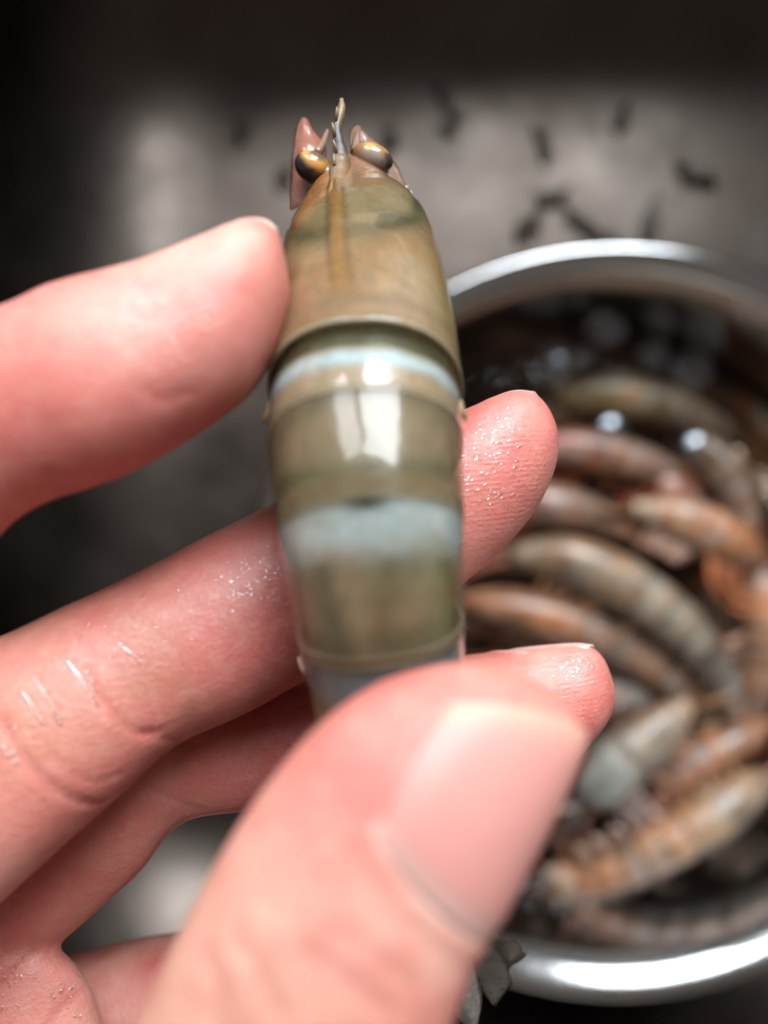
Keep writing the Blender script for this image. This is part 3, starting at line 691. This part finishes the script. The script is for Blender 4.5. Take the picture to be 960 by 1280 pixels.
def build_hand():
    v, f = join([l.mesh() for l in (THUMB, INDEX, MIDDLE, RING, PINKY, PALM, WEB)])
    me = bpy.data.meshes.new('hand_tmp'); me.from_pydata(v.tolist(), [], f)
    o = bpy.data.objects.new('hand_tmp', me); COL.objects.link(o)
    r = o.modifiers.new('r', 'REMESH'); r.mode = 'VOXEL'; r.voxel_size = 0.048; r.adaptivity = 0
    dg = bpy.context.evaluated_depsgraph_get(); dg.update()
    m2 = bpy.data.meshes.new_from_object(o.evaluated_get(dg))
    n = len(m2.vertices); V = np.empty(n * 3); m2.vertices.foreach_get('co', V); V = V.reshape(-1, 3)
    F = [tuple(p.vertices) for p in m2.polygons]
    E = np.empty(len(m2.edges) * 2, int); m2.edges.foreach_get('vertices', E); E = E.reshape(-1, 2)
    bpy.data.objects.remove(o); bpy.data.meshes.remove(me); bpy.data.meshes.remove(m2)
    deg = np.bincount(E.ravel(), minlength=n).astype(float)
    def lap(A):
        r = np.zeros_like(A)
        for k in range(A.shape[1]):
            r[:, k] = np.bincount(E[:, 0], A[E[:, 1], k], n) + np.bincount(E[:, 1], A[E[:, 0], k], n)
        return r / deg[:, None]
    for it in range(7):
        V = V + 0.5 * (lap(V) - V); V = V - 0.5 * 0.98 * (lap(V) - V) * (-1 if False else 1) if it % 2 else V
    Q = np.array([q if len(q) == 4 else q + (q[-1],) for q in F])
    def normals(V):
        fn = np.cross(V[Q[:, 2]] - V[Q[:, 0]], V[Q[:, 3]] - V[Q[:, 1]])
        N_ = np.zeros_like(V)
        for k in range(4):
            for c in range(3): N_[:, c] += np.bincount(Q[:, k], fn[:, c], n)
        return N_ / (np.linalg.norm(N_, axis=1)[:, None] + 1e-12)
    Nn = normals(V)
    bvh = BVHTree.FromPolygons([Vector(x) for x in V], F)
    def snap(pl, k=10):
        p, _ = spline(pl, k); out = []
        for x, y in p:
            d = Vector(P(x, y, 10.0) - CAMP).normalized()
            h = bvh.ray_cast(Vector(CAMP), d)
            if h[0] is not None: out.append(np.array(h[0]))
        return np.array(out)
    def near(pts, rad):
        lo, hi = pts.min(0) - rad, pts.max(0) + rad
        idx = np.where(((V > lo) & (V < hi)).all(1))[0]
        d = np.linalg.norm(V[idx][:, None] - pts[None], axis=2)
        return idx, d.min(1)
    disp = np.zeros(n); red = np.zeros(n); pal = np.zeros(n)
    creases = [  # polyline in photo pixels, groove width cm, depth cm
        ([(108, 838), (121, 867), (155, 906), (180, 917), (205, 912)], 0.05, 0.040), ([(180, 917), (210, 925), (236, 930)], 0.05, 0.035),
        ([(0, 900), (12, 925), (30, 950), (62, 980), (100, 1003), (130, 1004)], 0.06, 0.050), ([(60, 945), (88, 965), (118, 977), (150, 968)], 0.04, 0.025),
        ([(40, 915), (70, 950)], 0.035, 0.016), ([(90, 830), (116, 860), (128, 885)], 0.03, 0.014), ([(42, 845), (75, 900)], 0.03, 0.012), ([(30, 868), (55, 905)], 0.03, 0.012),
        ([(150, 800), (185, 838)], 0.025, 0.008), ([(185, 985), (215, 1000), (250, 1012)], 0.05, 0.035), ([(110, 1000), (128, 1018), (150, 1040)], 0.05, 0.02),
        ([(0, 1240), (18, 1215), (40, 1196)], 0.08, 0.05), ([(60, 1280), (85, 1255), (108, 1236)], 0.06, 0.03),
        ([(300, 1180), (322, 1215), (345, 1262)], 0.10, 0.035), ([(262, 1200), (275, 1240), (272, 1278)], 0.09, 0.03), ([(380, 1190), (430, 1222), (480, 1262)], 0.10, 0.03), ([(420, 1170), (470, 1195), (520, 1235)], 0.08, 0.02),
        ([(165, 390), (190, 400), (222, 392)], 0.06, 0.015), ([(180, 490), (205, 500), (235, 492)], 0.07, 0.018),
        ([(60, 590), (75, 605), (80, 620)], 0.06, 0.03)]
    for pl, w, dp in creases:
        pts = snap(pl)
        if len(pts) < 2: continue
        idx, d = near(pts, 4 * w)
        w2 = 0.7 * w; disp[idx] -= 0.5 * dp * np.exp(-(d / w2) ** 2)
        red[idx] += 0.16 * np.exp(-(d / (1.2 * w)) ** 2)
    # nail folds: raised rim of skin round each nail plate, bed slightly sunk
    for nd in NAILS:
        lf, hgt = nd[0], nd[5]
        q = np.linspace(0, 1, 40)
        base_ = nail_st(nd, 0 * q, q); left_ = nail_st(nd, q, 0 * q); right_ = nail_st(nd, q, 0 * q + 1)
        pts = np.vstack([lf.at(*z, 0.01) for z in (base_, left_, right_)])
        idx, d = near(pts, 0.4)
        disp[idx] += hgt * np.exp(-((d - 0.05) / 0.08) ** 2)
        cut = lf.at(base_[0] - 0.06, base_[1], 0.02)
        ic, dc = near(cut, 0.2); rag = 0.6 + 0.5 * fbm(V[ic], 5, 3)
        pal[ic] += 0.9 * rag * np.linspace(1.3, 0.2, len(cut))[np.linalg.norm(V[ic][:, None] - cut[None], axis=2).argmin(1)] * np.exp(-(dc / 0.05) ** 2); disp[ic] += 0.7 * hgt * np.exp(-(dc / 0.05) ** 2)
        uu, ww = np.meshgrid(np.linspace(0.02, 1, 30), np.linspace(0.04, 0.96, 18), indexing='ij')
        pp = lf.at(*nail_st(nd, uu, ww)).reshape(-1, 3)
        idx, d = near(pp, 0.12)
        disp[idx] -= (0.016 if lf is THUMB else 0.006) * np.exp(-(d / 0.08) ** 2)
    disp += 0.020 * fbm(V, 0.9, 5, 2) + 0.006 * fbm(V, 3.5, 6, 2)
    V = V + Nn * disp[:, None]
    # pigment: pink with redder joints and tips, paler pads; shade painted onto middle and ring fingers
    base = np.array([0.70, 0.265, 0.20]); RED = np.array([0.58, 0.115, 0.100]); PALE = np.array([0.83, 0.465, 0.365])
    c = base + 0 * V
    def blob(q, r, col, w):
        nonlocal c
        g = w * np.exp(-(np.linalg.norm(V - P(*q), axis=1) / r) ** 2); c = c + (np.asarray(col) - c) * g[:, None]
    nb = fbm(V, 1.1, 9, 3)
    c = c + (PALE - c) * (0.6 * sstep(0.0, 0.45, nb))[:, None]; c = c + (RED - c) * (0.7 * sstep(0.0, 0.45, -nb))[:, None]
    blob((395, 1010, 4.8), 0.6, RED, 0.75); blob((480, 900, 5.0), 0.45, RED, 0.4); blob((270, 1240, 4.9), 0.9, (0.86, 0.52, 0.37), 0.85); blob((430, 1150, 4.8), 0.6, PALE, 0.35)
    blob((300, 420, 6.4), 0.7, RED, 0.40); blob((150, 400, 6.3), 0.8, PALE, 0.45); blob((80, 580, 6.5), 1.0, RED, 0.75); blob((230, 540, 6.6), 0.6, RED, 0.5); blob((270, 330, 6.4), 0.4, PALE, 0.4)
    blob((640, 590, 8.2), 0.6, RED, 0.42); blob((660, 520, 8.2), 0.35, PALE, 0.35); blob((740, 880, 8.7), 0.6, RED, 0.42); blob((330, 770, 7.6), 1.1, (0.38, 0.085, 0.08), 0.9); blob((190, 830, 7.3), 1.1, (0.44, 0.165, 0.11), 0.8); blob((50, 870, 7.0), 0.9, (0.50, 0.22, 0.145), 0.75); blob((150, 960, 7.4), 0.6, (0.55, 0.16, 0.12), 0.5)  # middle finger: dark blobs hold painted shade, mixed with brownish skin tone
    blob((330, 940, 8.5), 1.1, (0.46, 0.12, 0.10), 0.8); blob((120, 1050, 8.3), 1.0, (0.58, 0.25, 0.18), 0.5); blob((60, 1230, 8.0), 0.8, RED, 0.3)  # ring finger: shade likewise painted into the dark red blob
    c = c + (RED - c) * np.clip(red, 0, 0.6)[:, None]
    c = c + (np.array([0.86, 0.62, 0.52]) - c) * np.clip(pal, 0, 0.7)[:, None]
    pr = np.zeros(n)
    for q, r in (((620, 590, 8.0), 0.70), ((722, 848, 8.5), 0.55), ((345, 720, 7.5), 0.45)):
        pr = np.maximum(pr, np.exp(-(np.linalg.norm(V - P(*q), axis=1) / r) ** 4))
    wet = np.zeros(n)
    for q, r in (((625, 560, 8.0), 0.62), ((320, 725, 7.5), 0.75), ((725, 840, 8.5), 0.5), ((110, 850, 7.1), 0.8), ((50, 1230, 8.0), 0.9), ((235, 1015, 8.4), 0.5), ((390, 900, 8.5), 0.4), ((200, 410, 6.2), 0.5), ((350, 395, 6.6), 0.35)):
        wet = np.maximum(wet, np.exp(-(np.linalg.norm(V - P(*q), axis=1) / r) ** 2))
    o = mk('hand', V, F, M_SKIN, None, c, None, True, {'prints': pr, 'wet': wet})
    tag(o, 'wet pink hand holding the shrimp, thumb in front and fingers behind', 'hand')
    return o
R_ = math.radians
# loft, s at the root, s at the free edge, theta of the two sides, fold height, theta shift of side 0 at the tip, cut-back of side 0 and 1 at the tip
NAILS = [(THUMB, 8.45, 14.75, R_(104), R_(0), 0.022, R_(22), 2.7, 0.3), (INDEX, 9.8, 13.4, R_(154), R_(232), 0.010, 0, 0.5, 0.5), (MIDDLE, 10.8, 13.3, R_(174), R_(262), 0.010, 0, 0.4, 0.4), (RING, 9.0, 11.5, R_(168), R_(258), 0.010, 0, 0.4, 0.4)]
def nail_st(nd, u, w):
    lf, s0, s1, t0, t1, hgt, sh, c0, c1 = nd
    lo = s0 + 0.5 * np.abs(2 * w - 1) ** 2.5; hi = s1 - c0 * (1 - w) ** 3 - c1 * w ** 3
    ss = lo + (hi - lo) * u
    return ss, t0 + sh * u + (t1 - t0 - sh * u) * w
HAND = build_hand()

def nail(nd, over, bed, edgecol, free, lift):
    lf = nd[0]; nu, nv = 40, 30
    u = np.linspace(0, 1, nu)[:, None]; w = np.linspace(0, 1, nv)[None]
    s, t = nail_st(nd, u + 0 * w, w + 0 * u)
    # plate curves gently: edges and root dip under the skin fold
    e = np.minimum(np.minimum(w, 1 - w) * 7, 1) * np.minimum(u * 8, 1)
    e = e * e * (3 - 2 * e); off = lift * (2 * e - 1) * 0.9 + 0.004
    K = len(lf.A) - 1
    p = lf.at(np.minimum(s, K - 0.35), t, off)
    # the free edge continues straight on past the tip of the finger
    d = p[nu - 8] - p[nu - 14]; d /= np.linalg.norm(d, axis=1)[:, None] + 1e-9
    for i in range(nu - 8, nu):
        k = (i - (nu - 8)) / 7.0
        step = np.linalg.norm(p[nu - 8] - p[nu - 9], axis=1)[:, None]
        straight = p[nu - 8] + d * step * (i - (nu - 8)) * (1 + over)
        p[i] = p[i] * (1 - k * 0.8) + straight * k * 0.8
    v, f = sheet(p, 0.03)
    uu = np.concatenate([np.broadcast_to(u, (nu, nv)).ravel()] * 2)
    ww = np.concatenate([np.broadcast_to(w, (nu, nv)).ravel()] * 2)
    c = np.asarray(bed) + 0 * v
    k = sstep(free - 0.22, free + 0.14, uu - 0.10 * (2 * ww - 1) ** 2 * -1)
    c = c + (np.asarray(edgecol) - c) * k[:, None]
    lun = sstep(0.14, 0.03, uu); c = c + (np.array([0.82, 0.50, 0.42]) - c) * (0.5 * lun)[:, None]
    return mk('nail', v, f, M_NAIL, HAND, c)
nail(NAILS[0], -0.5, (0.66, 0.25, 0.21), (0.70, 0.37, 0.26), 0.90, 0.016)
nail(NAILS[1], -0.5, (0.72, 0.34, 0.28), (0.78, 0.56, 0.42), 0.75, 0.012)
nail(NAILS[2], 0.15, (0.70, 0.36, 0.30), (0.44, 0.36, 0.32), 0.72, 0.014)
nail(NAILS[3], -0.3, (0.70, 0.36, 0.31), (0.70, 0.44, 0.38), 0.9, 0.008)

def droplets():
    """tiny beads and streaks of water clinging to the skin ridges"""
    me = HAND.data; n = len(me.vertices); V = np.empty(n * 3); me.vertices.foreach_get('co', V); V = V.reshape(-1, 3) / CM
    bvh = BVHTree.FromPolygons([Vector(x) for x in V], [tuple(p.vertices) for p in me.polygons])
    rnd = random.Random(3); parts = []
    def bead(px, py, r, ln, ang):
        h = bvh.ray_cast(Vector(CAMP), Vector(P(px, py, 10.0) - CAMP).normalized())
        if h[0] is None or h[0].z < H - 11: return
        c0 = np.array(h[0]); nn = np.array(h[1])
        t = np.array([math.cos(ang), -math.sin(ang), 0.0]); t = t - nn * np.dot(t, nn); t /= np.linalg.norm(t) + 1e-9; b = np.cross(nn, t)
        vs = []
        for i, a in enumerate((0.25, 0.7, 1.15, 1.57)):
            for k in range(8):
                q = 2 * math.pi * k / 8
                vs.append(c0 + t * (math.sin(a) * math.cos(q) * r * ln) + b * (math.sin(a) * math.sin(q) * r) + nn * (math.cos(a) * r * 0.42 - r * 0.06))
        parts.append((np.array(vs), [tuple(reversed(q)) for q in grid_faces(4, 8, True)] + [tuple(range(8))]))
    for cx, cy, sx, sy, num, r, ln, ang in ((620, 560, 26, 28, 70, .012, 2.2, -8), (615, 610, 20, 22, 40, .012, 2.0, -12), (332, 705, 26, 22, 70, .011, 1.6, -20), (300, 740, 25, 12, 25, .011, 1.6, -20), (210, 790, 50, 24, 40, .010, 1.2, 40),
                                            (725, 832, 24, 9, 45, .011, 2.2, -8), (10, 1215, 14, 26, 40, .016, 1.8, -60), (88, 1250, 12, 18, 26, .015, 1.6, -60), (242, 1010, 16, 7, 24, .014, 1.6, -35), (8, 935, 8, 16, 20, .017, 1.6, 60), (396, 895, 8, 14, 14, .012, 1.3, -50)):
        for k in range(num):
            bead(rnd.gauss(cx, sx), rnd.gauss(cy, sy), r * rnd.uniform(.5, 1.35), ln * rnd.uniform(.7, 1.3), math.radians(ang + rnd.gauss(0, 12)))
    for (x0, y0, x1, y1, num) in ((44, 848, 76, 906, 12), (86, 828, 122, 882, 12), (30, 868, 54, 904, 7), (150, 805, 182, 834, 6), (108, 842, 118, 862, 4)):
        for k in range(num):
            q = k / (num - 1.0); bead(x0 + (x1 - x0) * q + rnd.gauss(0, .6), y0 + (y1 - y0) * q + rnd.gauss(0, .8), 0.014 * rnd.uniform(.6, 1.3), 2.6, math.atan2(y1 - y0, x1 - x0))
    v, f = join(parts)
    m, nt, out = new_mat('clinging water')
    g = N(nt, 'ShaderNodeBsdfGlossy'); g.inputs['Roughness'].default_value = 0.08
    t = N(nt, 'ShaderNodeBsdfTransparent'); lw = N(nt, 'ShaderNodeLayerWeight'); lw.inputs[0].default_value = 0.5
    fc = mth(nt, 'MULTIPLY_ADD', mth(nt, 'POWER', lw.outputs['Facing'], 4.0), 0.3, 0.17)
    ms = N(nt, 'ShaderNodeMixShader'); L(nt, fc, ms.inputs[0]); L(nt, t.outputs[0], ms.inputs[1]); L(nt, g.outputs[0], ms.inputs[2]); L(nt, ms.outputs[0], out.inputs['Surface'])
    o = mk('water_droplets', v, f, m, HAND); o['kind'] = 'stuff'
droplets()

# ------------------------------------------------------------------ shrimp in the bowl
def bowl_shrimp(pts, hwid, head, tailc, label, stripe=0.3, seed=0, roll=0.0):
    """pts: (px,py,depth) from head to tail"""
    q, _ = spline([P(*p) for p in pts], 8)
    L_ = np.concatenate([[0], np.cumsum(np.linalg.norm(np.diff(q, axis=0), axis=1))]); T9 = np.linspace(0, L_[-1], 13)
    ax = np.stack([np.interp(T9, L_, q[:, k]) for k in range(3)], 1)
    prof = np.array([0.28, 0.66, 0.88, 0.97, 1.0, 1.0, 0.98, 0.93, 0.86, 0.76, 0.64, 0.50, 0.36])
    h = hwid * 0.88 * prof; w = h * 0.84
    ch = ax[-1] - ax[0]; mid = ax[6] - (ax[0] + ax[-1]) / 2
    sd = np.array([-ch[1], ch[0], 0.0]); sd /= np.linalg.norm(sd)
    if np.dot(sd, mid) < 0: sd = -sd
    do = np.tile(sd * math.cos(roll) + np.array([0, 0, 1.0]) * math.sin(roll), (13, 1))
    b = Body(ax, do, w, h, 6)
    root = empty('shrimp', ax[5]); tag(root, label, 'shrimp', 'raw shrimp piled in the bowl')
    head = np.array(head); tailc = np.array(tailc)
    def piece(name, s0, s1, o0, o1, ns, colk):
        top, s, ph, u = shell(b, s0, s1, 2.9, o0, o1, 0.03, ns, 25, 0.12, 0.0, 0.01)
        v, f = sheet(top, -0.03); f = [tuple(reversed(z)) for z in f]
        nn = fbm(v, 1.6, seed * 9 + 3, 3); nn2 = fbm(v, 0.9, seed * 9 + 5, 3); nn3 = fbm(v * np.array([1.0, 1.6, 1.0]), 1.3, seed * 9 + 7, 3); U = np.concatenate([u.ravel()] * 2); Ph = np.concatenate([ph.ravel()] * 2)
        c = head + (tailc - head) * colk + 0 * v
        c = c * (1 + 1.0 * nn)[:, None].clip(0.25, 1.8); c = c + (np.array([0.40, 0.38, 0.34]) - c) * (0.5 * sstep(0.1, 0.4, nn3))[:, None]
        dk = 0.7 * stripe * (sstep(0.72, 0.95, U + 0.2 * nn) if colk > 0 else 0.6 * gau(U, 0.55, 0.12))
        c = c * (1 - dk)[:, None]
        c = c + (np.array([0.50, 0.50, 0.46]) - c) * (0.25 * (gau(U, 0.25, 0.2) if colk > 0 else 0 * U))[:, None]
        c = c + (np.array([0.50, 0.17, 0.06]) - c) * (0.5 * sstep(0.05, 0.45, nn2))[:, None]
        c = c + (np.array([0.11, 0.075, 0.05]) - c) * (0.6 * sstep(0.1, 0.45, -nn2) + 0.5 * sstep(0.7, 0.3, np.abs(Ph)))[:, None].clip(0, 0.8)
        return mk(name, v, f, M_BSHELL, root, c, np.zeros(len(v)))
    piece('carapace', 0.0, 5.0, 0.0, 0.03, 16, 0.0)
    ss = [4.9, 6.1, 7.4, 8.6, 9.7, 10.7, 12.0]
    for k in range(6): piece('abdomen_segment', ss[k], ss[k + 1] + 0.12, -0.01, 0.03, 9, 0.35 + 0.13 * k)
    e = b.at(np.array([0.6, 11.7, 1.0])); c0, T, D, B = e[0], e[1], e[2], e[3]
    v, f = tube(spline([c0[2] + D[2] * h[1] * 0.9, c0[0] + D[0] * h[0] - T[0] * hwid * 0.8, c0[0] + D[0] * h[0] * 1.2 - T[0] * hwid * 2.0], 4)[0], np.linspace(0.13, 0.02, 9), 8)
    mk('rostrum', v, f, M_BSHELL, root, head * 0.6, np.zeros(len(v)))
    for sg in (-1, 1):
        a = c0[0] + B[0] * sg * hwid * 0.55 + D[0] * hwid * 0.25 - T[0] * hwid * 0.35
        v, f = tube([a - T[0] * 0.0, a - T[0] * 0.08 + B[0] * sg * 0.05, a - T[0] * 0.16 + B[0] * sg * 0.1, a - T[0] * 0.22 + B[0] * sg * 0.13], [0.09, 0.16, 0.15, 0.05], 10)
        mk('eye', v, f, M_EYE, root, np.array([0.015, 0.012, 0.010]))
    for k, (sg, sp, ln) in enumerate(((0, 0, 1.5), (-1, 0.35, 1.6), (1, 0.35, 1.6), (-1, 0.7, 1.45), (1, 0.7, 1.45))):
        tail_plate(c0[1] + B[1] * sg * 0.12, T[1] + B[1] * sg * sp - D[1] * 0.1, B[1], D[1], ln * hwid, 0.27 * hwid, 'telson' if k == 0 else 'uropod', M_BSHELL, tailc * 0.6 + np.array([0.06, 0.01, 0]), root, np.zeros(270))
    rnd = random.Random(seed)
    for k in range(5):
        for sg in (-1, 1):
            s0 = np.array([1.4 + 0.7 * k]); a = b.surf(s0, np.array([sg * 2.6]), -0.03)[0]; f_ = b.at(s0)
            qq = a - f_[2][0] * hwid * rnd.uniform(.5, .8) + f_[3][0] * sg * 0.1 - f_[1][0] * rnd.uniform(.1, .5); ee = qq - f_[2][0] * rnd.uniform(0.1, .6) - f_[1][0] * rnd.uniform(.4, 1.0)
            v, f = tube(spline([a, qq, ee], 3)[0], np.linspace(0.13, 0.04, 7), 6)
            mk('walking_leg', v, f, M_BSHELL, root, head * 0.9 + np.array([0.10, 0.01, 0]), np.zeros(len(v)))
    for k in range(5):
        for sg in (-1, 1):
            s0 = np.array([5.6 + 1.05 * k]); a = b.surf(s0, np.array([sg * 2.6]), -0.05)[0]; f_ = b.at(s0)
            tail_plate(a, f_[1][0] * rnd.uniform(.3, .8) - f_[2][0] + f_[3][0] * sg * 0.15, f_[1][0], f_[3][0] * sg, hwid * rnd.uniform(.75, 1.0), 0.20 * hwid, 'swimmeret', M_BSHELL, np.array([0.42, 0.20, 0.12]) * rnd.uniform(.5, 1.1), root, np.zeros(270) + 0.1)
    for sg in (-1, 1):
        a = c0[0] + B[0] * sg * 0.2 - T[0] * 0.2; sw = rnd.uniform(-1.2, 1.2)
        p1 = a - T[0] * 1.2 + sd * 0.5 * sw; p2 = a - T[0] * 2.0 + sd * (1.6 * sw) ; p3 = p2 + T[0] * 1.8 + sd * 1.2 * sw
        for q_ in (p1, p2, p3):
            rr_ = math.hypot(q_[0] - BX, q_[1] - BY); lim = 9.6
            if rr_ > lim: q_[0] = BX + (q_[0] - BX) * lim / rr_; q_[1] = BY + (q_[1] - BY) * lim / rr_
        v, f = tube(spline([a, p1, p2, p3], 5)[0], np.linspace(0.07, 0.02, 16), 6)
        mk('feeler', v, f, M_BSHELL, root, np.array([0.40, 0.12, 0.07]), np.zeros(len(v)))
TN, GY, OR, RD, BR, OLV = (0.37, 0.225, 0.125), (0.27, 0.265, 0.235), (0.46, 0.175, 0.075), (0.36, 0.13, 0.085), (0.24, 0.14, 0.085), (0.28, 0.20, 0.09)
SHR = [
 ([(640, 697, 29.6), (705, 700, 29.2), (780, 733, 29.1), (850, 785, 29.3), (900, 850, 29.8), (915, 895, 30.3)], 1.12, TN, GY, 'large tan shrimp with grey tail arched across the middle of the bowl'),
 ([(575, 752, 30.6), (650, 765, 30.2), (730, 787, 30.1), (800, 825, 30.3), (850, 865, 30.6), (880, 905, 31.0)], 1.05, OR, GY, 'orange headed grey shrimp lying just below the large arched tan one'),
 ([(945, 700, 30.0), (900, 672, 29.8), (845, 648, 29.9), (790, 637, 30.3)], 1.05, OR, TN, 'pale orange shrimp near the right side above the large arched one'),
 ([(590, 640, 31.0), (650, 632, 30.6), (720, 640, 30.5), (790, 668, 30.8)], 1.0, RD, BR, 'reddish brown shrimp just right of the middle fingertip'),
 ([(690, 500, 31.2), (760, 495, 30.8), (840, 510, 30.8), (930, 552, 31.2)], 0.95, OLV, BR, 'olive brown shrimp highest in the bowl below the bubbles'),
 ([(735, 1010, 30.4), (765, 965, 30.0), (810, 925, 29.9), (860, 880, 30.2)], 1.25, GY, TN, 'broad grey and tan shrimp beside the ring fingertip'),
 ([(960, 968, 30.0), (900, 1012, 29.7), (830, 1058, 29.7), (760, 1095, 30.0), (700, 1112, 30.5)], 1.02, TN, OR, 'orange striped shrimp lowest in the bowl'),
 ([(960, 905, 30.4), (905, 935, 30.2), (845, 975, 30.3), (800, 1030, 30.8)], 0.85, OR, RD, 'red orange shrimp slanting just above the lowest orange striped one'),
 ([(950, 690, 31.0), (955, 760, 30.6), (950, 840, 30.6), (935, 910, 31.0)], 0.95, OR, BR, 'orange brown shrimp upright against the right side of the bowl'),
 ([(650, 560, 31.4), (720, 563, 31.1), (800, 580, 31.1), (880, 612, 31.4)], 0.95, RD, BR, 'dark red shrimp between the olive one and the reddish brown one'),
 ([(860, 545, 31.0), (900, 585, 30.8), (925, 640, 30.9), (930, 700, 31.3)], 0.9, BR, RD, 'brown shrimp curving down the upper right of the bowl'),
 ([(670, 905, 31.2), (720, 880, 31.0), (780, 868, 31.1), (840, 880, 31.4)], 0.95, RD, GY, 'reddish shrimp half covered by the two curved grey tailed ones'),
 ([(590, 830, 31.6), (640, 850, 31.4), (690, 905, 31.4), (710, 960, 31.8)], 0.95, OR, BR, 'orange brown shrimp just above the ring fingertip'),
 ([(560, 690, 31.8), (640, 700, 31.6), (720, 720, 31.7), (800, 760, 31.9)], 0.95, BR, GY, 'brown shrimp wedged under the head of the large tan one'),
 ([(600, 590, 31.6), (640, 545, 31.5), (700, 520, 31.6), (760, 530, 31.9)], 0.9, BR, OLV, 'dark brown shrimp above the middle fingertip, left of the olive one'),
 ([(870, 960, 31.4), (890, 900, 31.2), (930, 850, 31.3), (975, 820, 31.6)], 1.0, TN, RD, 'tan shrimp low at the right under the upright orange brown one'),
 ([(680, 1090, 30.9), (740, 1110, 30.6), (810, 1120, 30.6), (880, 1095, 30.8)], 1.0, BR, OR, 'dark brown shrimp lying along the near wall of the bowl'),
 ([(800, 590, 31.4), (840, 620, 31.2), (870, 680, 31.3), (870, 740, 31.6)], 0.95, RD, TN, 'red shrimp hanging down behind the pale orange one'),
 ([(760, 830, 31.6), (810, 800, 31.4), (870, 800, 31.4), (930, 830, 31.7)], 0.95, OR, RD, 'red orange shrimp showing under the large arched tail'),
 ([(930, 1040, 31.6), (890, 1080, 31.4), (840, 1110, 31.5), (790, 1130, 31.9)], 0.85, RD, BR, 'dark reddish shrimp tucked below the lowest orange striped one'),
 ([(985, 590, 31.5), (960, 540, 31.3), (910, 500, 31.4), (850, 480, 31.7)], 0.85, OLV, RD, 'olive shrimp along the upper right wall of the bowl'),
]
for i, (p, w, hc, tc, lb) in enumerate(SHR):
    bowl_shrimp(p, w, hc, tc, lb, 0.3 + 0.15 * (i % 3), i, 0.45 + 0.35 * math.sin(i * 2.1))

# ------------------------------------------------------------------ bubbles on the water
BUBS = [(695, 350, 0.55, 'bubble nearest the far rim of the bowl'), (762, 398, 0.95, 'wide bubble below the far rim, centre of the cluster'), (698, 452, 0.85, 'bubble left of the others, above the middle fingertip'),
        (868, 462, 0.85, 'large bubble at the right of the cluster'), (822, 440, 0.6, 'small bubble between the two large right hand ones'), (770, 535, 0.6, 'bubble resting above the olive brown shrimp'),
        (880, 560, 0.7, 'bubble over the brown curved shrimp at the right'), (735, 442, 0.4, 'tiniest bubble in the cluster')]
for px, py, r, lb in BUBS:
    d = 30.2; c0 = P(px, py, d); c0[2] = 5.3
    n1, n2 = 12, 24
    a = np.linspace(0.02, np.pi / 2, n1)[:, None]; b = np.linspace(0, 2 * np.pi, n2, endpoint=False)[None]
    g = np.stack([r * np.sin(a) * np.cos(b), r * np.sin(a) * np.sin(b), 0.42 * r * np.cos(a) + 0 * b], -1).reshape(-1, 3) + c0
    f = [tuple(reversed(q)) for q in grid_faces(n1, n2, True)] + [tuple(range(n2))]
    tag(mk('bubble', g, f, M_BUB), lb, 'bubble', 'bubbles on the water in the bowl')

# ------------------------------------------------------------------ dark scraps on the sink floor
SCR = [(303, 168, 0.5, 0.6, 80, 'faint dark scrap at the left of the far sink floor'), (354, 222, 0.45, 0.7, 70, 'dark scrap just left of the shrimp head'), (487, 172, 0.45, 0.8, 90, 'dark scrap just right of the shrimp rostrum'),
       (553, 122, 0.45, 0.9, 110, 'thin dark scrap nearest the far sink wall'), (562, 155, 0.6, 0.65, 60, 'round dark scrap above the left rim of the bowl'), (680, 180, 0.5, 1.0, 100, 'upright dark scrap in the middle of the far sink floor'),
       (780, 148, 0.5, 0.9, 85, 'dark scrap beside the far wall right of the middle'), (868, 222, 0.7, 1.1, 150, 'brown scrap furthest right on the sink floor'), (662, 278, 0.75, 1.1, 60, 'ragged dark clump touching the bowl rim, leftmost'),
       (694, 245, 0.5, 0.9, 20, 'dark scrap just above the ragged clump by the rim'), (726, 278, 0.6, 1.2, 140, 'long dark scrap by the rim, middle of its group'), (815, 275, 0.55, 1.2, 75, 'dark upright scrap by the rim, right of its group'), (760, 297, 0.4, 0.6, 10, 'small dark scrap half hidden behind the bowl rim')]
for i, (px, py, wx, ly, ang, lb) in enumerate(SCR):
    c0 = P(px, py, 35.9); c0[2] = 0.0
    rnd = random.Random(i); parts = []
    a = math.radians(ang); dx = np.array([math.cos(a), math.sin(a), 0]); dy = np.array([-math.sin(a), math.cos(a), 0])
    pth = [c0 - dx * ly + dy * rnd.uniform(-.3, .3) + [0, 0, .12], c0 - dx * ly * .4 + dy * rnd.uniform(-.2, .2) + [0, 0, .3], c0 + dx * ly * .3 + dy * rnd.uniform(-.2, .2) + [0, 0, .3], c0 + dx * ly + dy * rnd.uniform(-.4, .4) + [0, 0, .1]]
    parts.append(tube(spline(pth, 5)[0], 0.42 * wx * np.array([.3, .5, .7, .85, 1, 1.05, 1, .95, .9, .85, .8, .7, .6, .5, .4, .2]), 10, 0.6))
    for k in range(4):
        t = rnd.uniform(-.6, .6); sd = rnd.choice((-1, 1)); b0 = c0 + dx * ly * t + np.array([0, 0, .2])
        e0 = b0 + dy * sd * wx * rnd.uniform(.5, 1.1) + dx * rnd.uniform(-.4, .4); e0[2] = 0.05
        parts.append(tube(spline([b0, (b0 + e0) / 2 + [0, 0, .12], e0], 4)[0], np.linspace(.14, .04, 9), 6, 0.7))
    v, f = join(parts); v = v + 0.10 * np.stack([fbm(v, 2.2, i * 3 + q, 2) for q in range(3)], 1); v[:, 2] = np.maximum(v[:, 2], -0.03)
    tag(mk('food_scrap', v, f, M_SCRAP), lb, 'scrap', 'dark scraps washed onto the sink floor')
